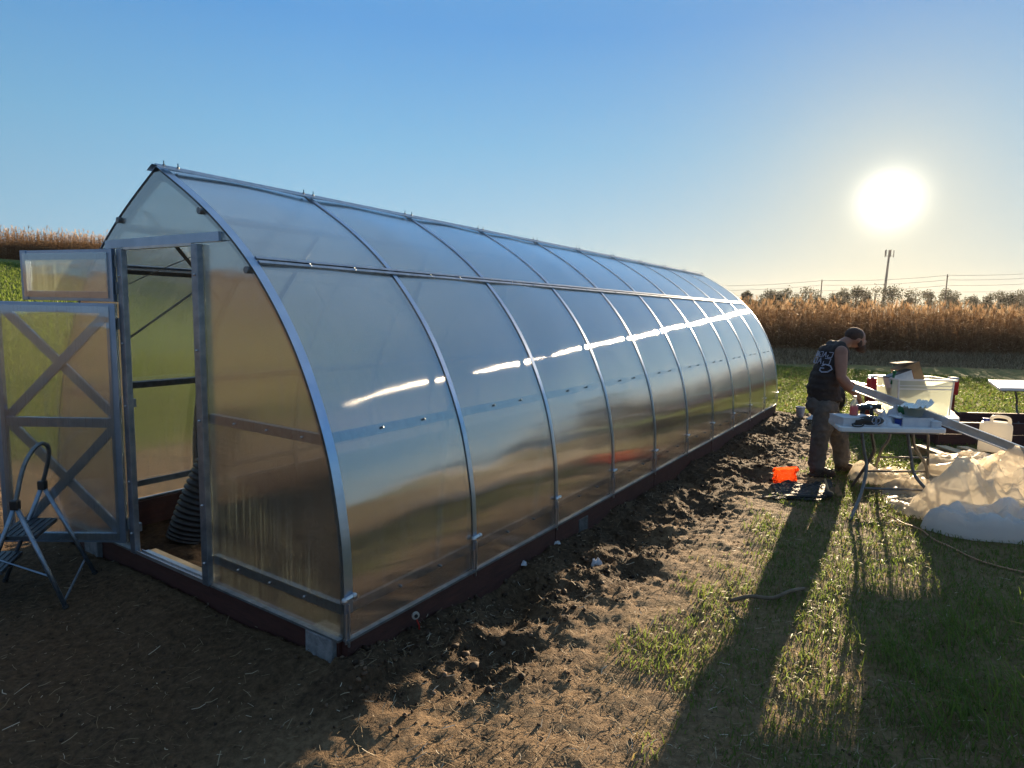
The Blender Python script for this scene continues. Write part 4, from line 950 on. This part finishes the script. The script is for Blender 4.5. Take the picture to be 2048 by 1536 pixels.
# trousers
m = MB()
m.ball(V((3.445, 6.95, .83)), (.165, .185, .10), 18, 10); m.ball(V((3.435, 6.95, .77)), (.165, .185, .11), 18, 10)
hR, kR, aR = V((3.435, 6.85, .76)), V((3.385, 6.83, .46)), V((3.375, 6.84, .10)); hL, kL, aL = V((3.52, 7.05, .76)), V((3.71, 7.07, .45)), V((3.78, 7.10, .12))
for h_, k_, a_2 in ((hR, kR, aR), (hL, kL, aL)):
    m.cap(h_, h_+(k_-h_)*.5, .128, .112, 14); m.cap(h_+(k_-h_)*.5, k_, .112, .094, 14); m.cap(k_, a_2+V((0, 0, .06)), .094, .082, 14); m.cap(a_2+V((0, 0, .06)), a_2+V((.0, 0, .01)), .088, .084, 14)
    for zz in (.0, .05, .10): m.ball(a_2+V((.005*(-1)**int(zz*20), 0, .02+zz)), (.080-.03*zz, .076, .016), 12, 6)
wrinkle(m.build('trousers', 'trousers', mn, remesh=.010), .06, .034)
for a_2, tv, nm in ((aR, V((.96, .0, 0)), 'boot'), (aL, V((.92, -.1, 0)), 'boot')):
    g_ = Hs(a_2.x+.05, a_2.y); m = MB(); b_ = V((a_2.x, a_2.y, g_)); rt = Matrix.Rotation(math.atan2(tv.y, tv.x), 3, 'Z')
    m.cap(b_+V((-.01, 0, .15)), b_+V((-.015, 0, .06)), .056, .052, 12); m.ball(b_+tv*.05+V((0, 0, .062)), (.10, .05, .052), 14, 8, rt); m.ball(b_+tv*.145+V((0, 0, .045)), (.075, .052, .044), 14, 8, rt); m.box(b_+tv*.065+V((0, 0, .014)), (.27, .095, .028), rt)
    m.build(nm, 'boots', mn, remesh=.008)
m = MB(); rt = Matrix.Rotation(R(30), 3, 'Y'); m.ball(headc+V((-.010, 0, .022)), (.104, .085, .092), 18, 12, rt); m.build('cap', 'hair', mn, remesh=.008)
m = MB(); m.ball(headc+V((.062, 0, -.098)), (.058, .058, .058), 14, 10); m.ball(headc+V((.085, 0, -.125)), (.036, .040, .042), 12, 8)
for s_ in (-1, 1): m.ball(headc+V((.02, s_*.066, -.055)), (.03, .016, .045), 10, 7)
m.build('beard', 'hair', mn, remesh=.008)
MB().tube([V((3.60, 6.775, .885)), V((3.618, 6.79, .87)), V((3.622, 6.80, .83)), V((3.60, 6.79, .80))], .006, 6).build('tape_clip', 'aluminium', mn)

# ------------------------------------------------------------------ distance: tower, poles, wires, trees
def horizon(px): return 619.7 + .023*(px-1024)
def far_pt(px, py, Y): return V(((px-1024)/1267.7*Y*.985, Y, 1.755 + (horizon(px)-py)/1267.7*Y*1.005))
tp = far_pt(1770, 503, 400); tw = empty('cell_tower', (tp.x-.3, 400, 0), 0, 'tall thin phone mast with antenna panels on top, under the sun', 'tower')
MB().tube([(-1.2, 0, 0), (.3, 0, tp.z-.5)], [.95, .55], 12).build('mast', 'mast_steel', tw)
for i in range(3):
    o = MB().tube([(.3-2.6, 0, tp.z-4-i*.0), (.3+2.6, 0, tp.z-4)], .16, 6, ).build('platform', 'mast_steel', tw) if i == 0 else None
for i, (dx, dy) in enumerate([(-2.6, 0), (-1.4, 1.2), (-.2, -1.5), (1.2, .6), (2.7, 0), (0.7, 1.8)]):
    o = MB().box((.3+dx, dy, tp.z-2.6+(i % 2)*.6), (.45, .3, 4.2)).build('antenna', 'mast_steel', tw, bevel=.05)
poles = []
for k, (px, py) in enumerate(((1640, 561), (1890, 551), (1390, 571), (2140, 541))):
    t = far_pt(px, py, 200); gzz = Hs(t.x, 200); pn = empty('utility_pole', (t.x, 200, gzz), 0, ('utility pole rising between the far trees left of the phone mast', 'utility pole rising over the far trees right of the phone mast', 'utility pole hidden behind the greenhouse far end', 'utility pole beyond the right edge of the view')[k], 'utility pole', 'utility poles carrying the power lines')
    MB().tube([(0, 0, 0), (0, 0, t.z-gzz)], [.22, .15], 8).build('pole', 'pole_wood', pn); MB().box((0, -.1, t.z-gzz-.7), (.5, .18, .18)).build('cross_arm', 'pole_wood', pn); poles.append(V((t.x, 199.8, t.z)))
poles.sort(key=lambda p: p.x)
for w_, (dz, lb_) in enumerate(((-.3, 'topmost'), (-1.7, 'second highest'), (-3.4, 'third highest'), (-5.4, 'lowest'))):
    pts = [];
    ext = [poles[0]+(poles[0]-poles[1])] + poles + [poles[-1]+(poles[-1]-poles[-2])]
    for i in range(len(ext)-1):
        for k in range(10):
            t_ = k/10; p = ext[i]*(1-t_)+ext[i+1]*t_; pts.append(p+V((0, 0, dz-1.4*4*t_*(1-t_)*.4)))
    tag(MB().tube(pts, .045, 4).build('power_line', 'mast_steel', None), lb_+' power line strung over the far trees', 'power line', 'power lines over the far trees')
def tree(px, top, wpx, Y, label, seed, bare=False):
    t = far_pt(px, top, Y); gz_ = Hs(t.x, Y); h = t.z-gz_; rad_ = wpx/1267.7*Y/2*1.2; r = random.Random(seed)
    e = empty('distant_tree', (t.x, Y, gz_), 0, label, 'tree', 'trees on the far edge of the corn field')
    m = MB().tube([(0, 0, 0), (.2, 0, h*.35), (.1, 0, h*.75)], [.35, .28, .1], 7)
    lobes = []
    for i in range(17):
        a = r.uniform(0, 2*pi); q_ = r.random(); rr = rad_*r.uniform(.1, .85)*(1-.45*q_); z = h*(.16+.68*q_); lobes.append((V((cos(a)*rr, sin(a)*rr*.7, z)), rad_*r.uniform(.26, .46)))
    lobes.append((V((0, 0, h*.86)), h*.15))
    for c, _ in lobes: m.tube([(.1, 0, h*r.uniform(.2, .4)), c*.6+V((0, 0, h*.16)), c], [.14, .09, .04], 5)
    m.build('trunk', 'bark', e)
    vs = []; fs = []
    for c, lr in lobes:
        for k in range(50 if bare else 170):
            d = V((r.gauss(0, 1), r.gauss(0, 1), r.gauss(0, .85))).normalized()*lr*r.uniform(.35, 1.05); p = c+d; s_ = r.uniform(.14, .42)*(Y/270)
            u_ = V((r.gauss(0, 1), r.gauss(0, 1), r.gauss(0, 1))).normalized(); w2 = u_.cross(V((r.gauss(0, 1), r.gauss(0, 1), r.gauss(0, 1)))).normalized(); i0 = len(vs)
            vs += [p-u_*s_, p+w2*s_*.6, p+u_*s_, p-w2*s_*.6]; fs.append((i0, i0+1, i0+2, i0+3))
    MB().add(vs, fs).build('crown', 'tree_leaf', e, fixn=False)
TR = [(1497, 585, 34), (1518, 592, 22), (1541, 581, 30), (1573, 577, 46), (1612, 573, 44), (1640, 589, 26), (1663, 583, 34), (1684, 578, 40), (1710, 573, 38), (1732, 582, 28), (1751, 569, 34), (1789, 571, 44), (1812, 580, 24), (1828, 571, 34), (1856, 581, 40), (1893, 579, 36), (1915, 585, 30), (1942, 590, 34), (1972, 590, 32), (1999, 580, 40), (2022, 581, 34), (2046, 580, 36)]
for i, (px, py, w_) in enumerate(TR):
    near = ['low', 'tall'][py < 579]; shape = ['broad', 'narrow'][w_ < 32]
    if i < 3: where = ('nearest the greenhouse', 'second from the greenhouse', 'third from the greenhouse')[i]
    elif px < 1640: where = ('left of the left utility pole, fourth from the greenhouse', 'just left of the left utility pole')[i-3]
    elif px < 1751: where = ('at the foot of the left utility pole', 'first right of the left utility pole', 'second right of the left utility pole', 'midway between pole and phone mast', 'two trees left of the phone mast')[i-5]
    elif px < 1860: where = ('just left of the phone mast', 'just right of the phone mast', 'second right of the phone mast', 'third right of the phone mast', 'fourth right of the phone mast')[i-10]
    else: where = ('at the foot of the right utility pole', 'first right of the right utility pole', 'second right of the right utility pole', 'fourth from the right edge', 'third from the right edge', 'second from the right edge', 'at the right edge')[i-15]
    tree(px+((i*53) % 11)-5, py+((i*29) % 7)-3, w_*(.9+.12*((i*31) % 9)), 255+((i*37) % 40), f'{near} {shape} distant tree {where}', 100+i, bare=(px in (1751, 1828, 1518)))

# low scrub that closes the tree line
n = 14000; x = 70+240*rng.random(n); y = 285+22*rng.random(n); z = H(x, y)+(8.6*(.30+.75*vn(x*.05, y*0, 5)))*rng.random(n)**.8; s_ = .5+.9*rng.random(n)
d1 = rng.normal(size=(n, 3)); d1 /= np.linalg.norm(d1, axis=1)[:, None]; d2 = np.cross(d1, rng.normal(size=(n, 3))); d2 /= np.linalg.norm(d2, axis=1)[:, None]; c = np.stack([x, y, z], -1)
v = np.stack([c-d1*s_[:, None], c+d2*s_[:, None]*.7, c+d1*s_[:, None], c-d2*s_[:, None]*.7], 1); i = np.arange(n)*4
np_mesh('scrub', v.reshape(-1, 3), [np.stack([i, i+1, i+2, i+3], -1)], 'tree_leaf', None, 'stuff', label='low dark scrub at the foot of the distant trees', cat='scrub')

# ------------------------------------------------------------------ standing corn
def corn_variant(r):
    V_, F3, T = [], [], []
    h = r.uniform(2.0, 2.45); lean = V((r.uniform(-.09, .09), r.uniform(-.09, .09), 0)); n = 4
    def P(t): return V((0, 0, h*t)) + lean*h*t*t
    for i in range(n+1):
        p = P(i/n); w = .014*(1-.5*i/n)
        for a in (0, 2.1, 4.2): V_.append(p+V((cos(a)*w, sin(a)*w, 0))); T.append(.45)
    for i in range(n):
        for k in range(3): F3.append((i*3+k, i*3+(k+1) % 3, (i+1)*3+(k+1) % 3, (i+1)*3+k))
    a0 = r.uniform(0, pi)
    nl = r.randint(15, 18)
    for q in range(nl):
        t = .06+.90*q/nl; a = a0 + (q % 2)*pi + r.uniform(-.5, .5); base = P(t); L_ = r.uniform(.34, .60)*(1-.45*max(0, t-.5)); w0 = r.uniform(.020, .040); dr = r.uniform(.7, 1.7)
        dv = V((cos(a), sin(a), 0)); sv = V((-sin(a), cos(a), 0)); i0 = len(V_); tt = r.uniform(0, 1)
        for s_ in range(4):
            u = s_/3; p = base + dv*L_*(u-.32*u*u*dr) + V((0, 0, L_*(.75*u - dr*1.05*u*u))); tw_ = sv*(cos(u*1.6)) + V((0, 0, sin(u*1.6)*.7)); w = w0*(1-u*.85)
            V_.append(p+tw_*w); V_.append(p-tw_*w); T.extend([tt*.8+.1, tt*.8+.1])
        for s_ in range(3): F3.append((i0+2*s_, i0+2*s_+1, i0+2*s_+3, i0+2*s_+2))
    top = P(1)
    for q in range(6):
        a = r.uniform(0, 2*pi); sp = r.uniform(.03, .10); i0 = len(V_); e = top+V((cos(a)*sp, sin(a)*sp, r.uniform(.10, .22)))
        V_ += [top+V((-.006, 0, -.03)), top+V((.006, 0, -.03)), e+V((.004, 0, 0)), e+V((-.004, 0, 0))]; T += [.8]*4; F3.append((i0, i0+1, i0+2, i0+3))
    return np.array([tuple(v) for v in V_]), np.array(F3), np.array(T)
rv = random.Random(5); CV = [corn_variant(rv) for _ in range(14)]
place = []
for (x0, y0), (x1, y1), rows, spc in (((-62, 56.5), (-28, 46), 9, .16), ((-28, 46), (-5, 38), 4, .3), ((-5, 38), (9, 27.5), 5, .25), ((9, 27.5), (36, 27.5), 11, .13)):
    dx, dy = x1-x0, y1-y0; l = math.hypot(dx, dy); nxx, nyy = -dy/l, dx/l
    for rr in range(rows):
        for k in range(int(l/spc)):
            if rv.random() < .06: continue
            s = (k+rv.uniform(-.3, .3))*spc; place.append((x0+dx*s/l+nxx*rr*.76+rv.gauss(0, .05), y0+dy*s/l+nyy*rr*.76+rv.gauss(0, .05)))
place = np.array(place); pz = H(place[:, 0], place[:, 1])
vv, ff, tt, off = [], [], [], 0
for (x, y), z in zip(place, pz):
    Vv, Ff, Tt = CV[rv.randrange(14)]; a = rv.uniform(0, 2*pi); s = rv.uniform(.86, 1.08)*(1+.05*mnoise.noise(V((x*.2, y*.2, 0)))); c_, s_ = cos(a), sin(a)
    q = np.empty_like(Vv); q[:, 0] = (Vv[:, 0]*c_-Vv[:, 1]*s_)*s+x; q[:, 1] = (Vv[:, 0]*s_+Vv[:, 1]*c_)*s+y; q[:, 2] = Vv[:, 2]*s+z
    vv.append(q); ff.append(Ff+off); tt.append(np.clip(Tt+rv.uniform(-.25, .2), 0, 1)); off += len(q)
# the rows behind close up into a solid mass
for (x0, y0), (x1, y1), rows in (((-90, 65), (-28, 46), 6), ((-28, 46), (-5, 38), 3), ((-5, 38), (9, 27.5), 4), ((9, 27.5), (90, 27.5), 7)):
    dx, dy = x1-x0, y1-y0; l = math.hypot(dx, dy); nxx, nyy = -dy/l, dx/l; k = int(l/.5); st = []
    for i in range(k+1):
        for d_, up_ in ((rows*.76, 0), (rows*.76, 1), (rows*.76+14, 1)):
            px_, py_ = x0+dx*i/k+nxx*d_, y0+dy*i/k+nyy*d_; st.append((px_, py_, Hs(px_, py_)+up_*(1.78+.22*mnoise.noise(V((px_*2.3, py_*2.3, 1))))-.02))
    i_ = np.arange(k)*3+off; vv.append(np.array(st)); ff.append(np.stack([i_, i_+3, i_+4, i_+1], -1)); ff.append(np.stack([i_+1, i_+4, i_+5, i_+2], -1)); tt.append(np.full(len(st), .2)); off += len(st)
np_mesh('corn_field', np.concatenate(vv), [np.concatenate(ff)], 'corn_leaf', {'tint': np.concatenate(tt)}, 'stuff', label='dry brown standing corn in dense rows along the field edge', cat='corn field')

# ------------------------------------------------------------------ grass, weeds, straw, clods
def scatter(n, rmin, rmax, az0, az1, power, r):
    u = r.random(n); k = 2-power
    rr = (rmin**k + u*(rmax**k-rmin**k))**(1/k); az = az0+(az1-az0)*r.random(n); return rr*np.sin(az), rr*np.cos(az), rr
def blades(name, x, y, hgt, wid, tint, lean, mat, label, cat, wind=(0, 0)):
    n = len(x); z = H(x, y)-.004; a = rng.random(n)*2*pi; la = rng.random(n)*2*pi; ld = lean*(0.3+rng.random(n)); dx, dy = np.cos(a)*wid/2, np.sin(a)*wid/2
    lx, ly = np.cos(la)*ld*hgt+wind[0]*hgt, np.sin(la)*ld*hgt+wind[1]*hgt
    v = np.empty((n, 5, 3)); 
    v[:, 0] = np.stack([x-dx, y-dy, z], -1); v[:, 1] = np.stack([x+dx, y+dy, z], -1)
    v[:, 2] = np.stack([x+dx*.8+lx*.35, y+dy*.8+ly*.35, z+hgt*.62], -1); v[:, 3] = np.stack([x-dx*.8+lx*.35, y-dy*.8+ly*.35, z+hgt*.62], -1)
    v[:, 4] = np.stack([x+lx, y+ly, z+hgt*np.maximum(.55, 1-.35*ld)], -1)
    i = np.arange(n)*5; q = np.stack([i, i+1, i+2, i+3], -1); t = np.stack([i+3, i+2, i+4], -1)
    return np_mesh(name, v.reshape(-1, 3), [q, t], mat, {'tint': np.repeat(tint, 5)}, 'stuff', label=label, cat=cat)
def gmask(x, y):
    a, b, ins, band, bare, nz = masks(x, y); f = ss(7, 12, np.hypot(x, y))
    n2 = fbm(x, y, .9, 4, 61); n3 = fbm(x, y, 3.5, 3, 91)
    g = np.clip((1-bare)*(.25+.95*n2+.35*f), 0, 1)*(1-ins)
    return np.clip(g*1.55 + (n3-.5)*1.7*(1-.7*f) - .06, 0, 1)*(1-ins)*(bare < .93), f
x, y, r_ = scatter(620000, 1.9, 24, R(-48), R(47), 1.05, rng); g, f = gmask(x, y)
keep = (rng.random(len(x)) < g**1.25*np.clip(.34+.08*r_, 0, 1)) & (y < corn_edge(x)-3.2) & ~((x < 0) & (y < 2.2)); x, y, r_ = x[keep], y[keep], r_[keep]; n = len(x)
hg = (.020+.046*rng.random(n)**1.6)*(1+.15*r_/6); wd = np.maximum(.0050, r_*.00095)*(.7+.6*rng.random(n)); ti = np.clip(.30+.7*rng.random(n)-.38*(rng.random(n) < .42-.2*np.clip(r_/10, 0, 1)), 0, 1)
blades('lawn_grass', x, y, hg, wd, ti, 1.0, 'grass_blade', 'patchy short lawn grass across the yard', 'grass')
# grass on the left hillside
x, y, r_ = scatter(70000, 16, 52, R(-50), R(-12), 1.0, rng); keep = (y < corn_edge(x)-1) & ((x*-.85+y*.45) > 4); x, y, r_ = x[keep], y[keep], r_[keep]; n = len(x)
blades('hill_grass', x, y, .09+.10*rng.random(n), r_*.0011, .45+.5*rng.random(n), .5, 'grass_blade', 'bright green grass on the left hillside below the corn', 'grass')
# long tufts at the lower right
cs = [(2.38, 3.21), (2.19, 2.77), (2.18, 2.49), (2.55, 2.75), (2.6, 3.4), (2.85, 3.05), (2.05, 3.05), (2.45, 2.4), (3.0, 3.6), (1.9, 2.6)]
X_, Y_ = [], []
for cx, cyy in cs:
    k = int(45+75*((cx*7.3) % 1)); X_.append(rng.normal(cx, .11, k)); Y_.append(rng.normal(cyy, .11, k))
x, y = np.concatenate(X_), np.concatenate(Y_); n = len(x)
blades('long_grass', x, y, .07+.20*rng.random(n)**1.5, .0052*(.7+.6*rng.random(n)), .38+.6*rng.random(n), .9, 'grass_blade', 'long leaning grass tufts at the lower right', 'grass', (-.5, .15))
# dry weeds before the corn
x = -6+52*rng.random(60000); y = corn_edge(x)-4.3+4.5*rng.random(60000)**.8; n = len(x)
blades('dry_weeds', x, y, .12+.50*rng.random(n)*ss(-4.3, -.5, y-corn_edge(x)), .016+.02*rng.random(n), .15+.7*rng.random(n), .8, 'straw', 'strip of dry pale weeds in front of the corn', 'weeds')
# straw and leaf litter
x, y, r_ = scatter(75000, 1.7, 13, R(-46), R(46), 1.45, rng); a, b, ins, band, bare, nz = masks(x, y); keep = (ins < .5) & (rng.random(len(x)) < np.where((a > -.6) & (b < 0), .30, .85)); x, y, r_ = x[keep], y[keep], r_[keep]; n = len(x)
L_ = (.010+.060*rng.random(n)**2.6); w_ = np.maximum(.0022, r_*.00050)*(.6+.9*rng.random(n)); a = rng.random(n)*2*pi; z = H(x, y)+.002; dz = rng.normal(0, .22, n)*L_
c_, s_ = np.cos(a), np.sin(a); v = np.empty((n, 6, 3)); bend = rng.normal(0, .11, n)*L_
for k, (u, wv_) in enumerate(((-1, -1), (-1, 1), (0, 1), (0, -1), (1, -1), (1, 1))):
    bx = bend if u == 0 else 0
    v[:, k, 0] = x+c_*u*L_/2-s_*(wv_*w_/2+bx); v[:, k, 1] = y+s_*u*L_/2+c_*(wv_*w_/2+bx); v[:, k, 2] = z+.003+np.abs(dz)*(.5+.5*u)+w_*.4*(wv_ > 0)
i = np.arange(n)*6; np_mesh('straw_litter', v.reshape(-1, 3), [np.stack([i, i+1, i+2, i+3], -1), np.stack([i+3, i+2, i+5, i+4], -1)], 'straw', {'tint': np.repeat(rng.random(n)**1.9, 6)}, 'stuff', label='bits of straw and chaff scattered on the soil', cat='straw')
# clods: lumpy little stones of soil
ico = bmesh.new(); bmesh.ops.create_icosphere(ico, subdivisions=1, radius=1); iv = np.array([tuple(v.co) for v in ico.verts]); ifc = np.array([[v.index for v in f.verts] for f in ico.faces]); ico.free()
x, y, r_ = scatter(30000, 1.8, 14, R(-46), R(44), 1.3, rng); a, b, ins, band, bare, nz = masks(x, y); keep = (ins < .5) & (rng.random(len(x)) < .03+.10*bare+.75*band*(a > -1.6)); x, y, r_, band = x[keep], y[keep], r_[keep], band[keep]; n = len(x)
sz = (.0028+.0065*rng.random(n)**2.4)*(1+1.7*band*rng.random(n)**2)*(1+r_*.03); sc = sz[:, None]*(.6+.8*rng.random((n, 3))); jit = 1+.32*(rng.random((n, len(iv), 1))-.5)
v = iv[None]*sc[:, None, :]*jit; a = rng.random(n)*2*pi; c_, s_ = np.cos(a)[:, None], np.sin(a)[:, None]
P = np.empty_like(v); P[..., 0] = v[..., 0]*c_-v[..., 1]*s_+x[:, None]; P[..., 1] = v[..., 0]*s_+v[..., 1]*c_+y[:, None]; P[..., 2] = v[..., 2]*.8+(H(x, y)+sz*.25)[:, None]
np_mesh('soil_clods', P.reshape(-1, 3), [(ifc[None]+(np.arange(n)*len(iv))[:, None, None]).reshape(-1, 3)], 'clod', {'tint': np.repeat(rng.random(n), len(iv))}, 'stuff', label='loose clods of dark soil beside the greenhouse', cat='soil')

# ------------------------------------------------------------------ air
hz = bpy.data.materials.new('haze_air'); hz.use_nodes = True; t = hz.node_tree
for n_ in list(t.nodes): t.nodes.remove(n_)
pv = t.nodes.new('ShaderNodeVolumePrincipled'); pv.inputs['Color'].default_value = (.95, .93, .90, 1); pv.inputs['Density'].default_value = .00006; pv.inputs['Anisotropy'].default_value = .45
t.links.new(pv.outputs[0], t.nodes.new('ShaderNodeOutputMaterial').inputs['Volume']); M['haze_air'] = hz
tag(MB().box((100, 420, 22), (1560, 1000, 50)).build('haze', 'haze_air'), 'thin warm haze in the air over the field', 'haze', None, 'stuff')
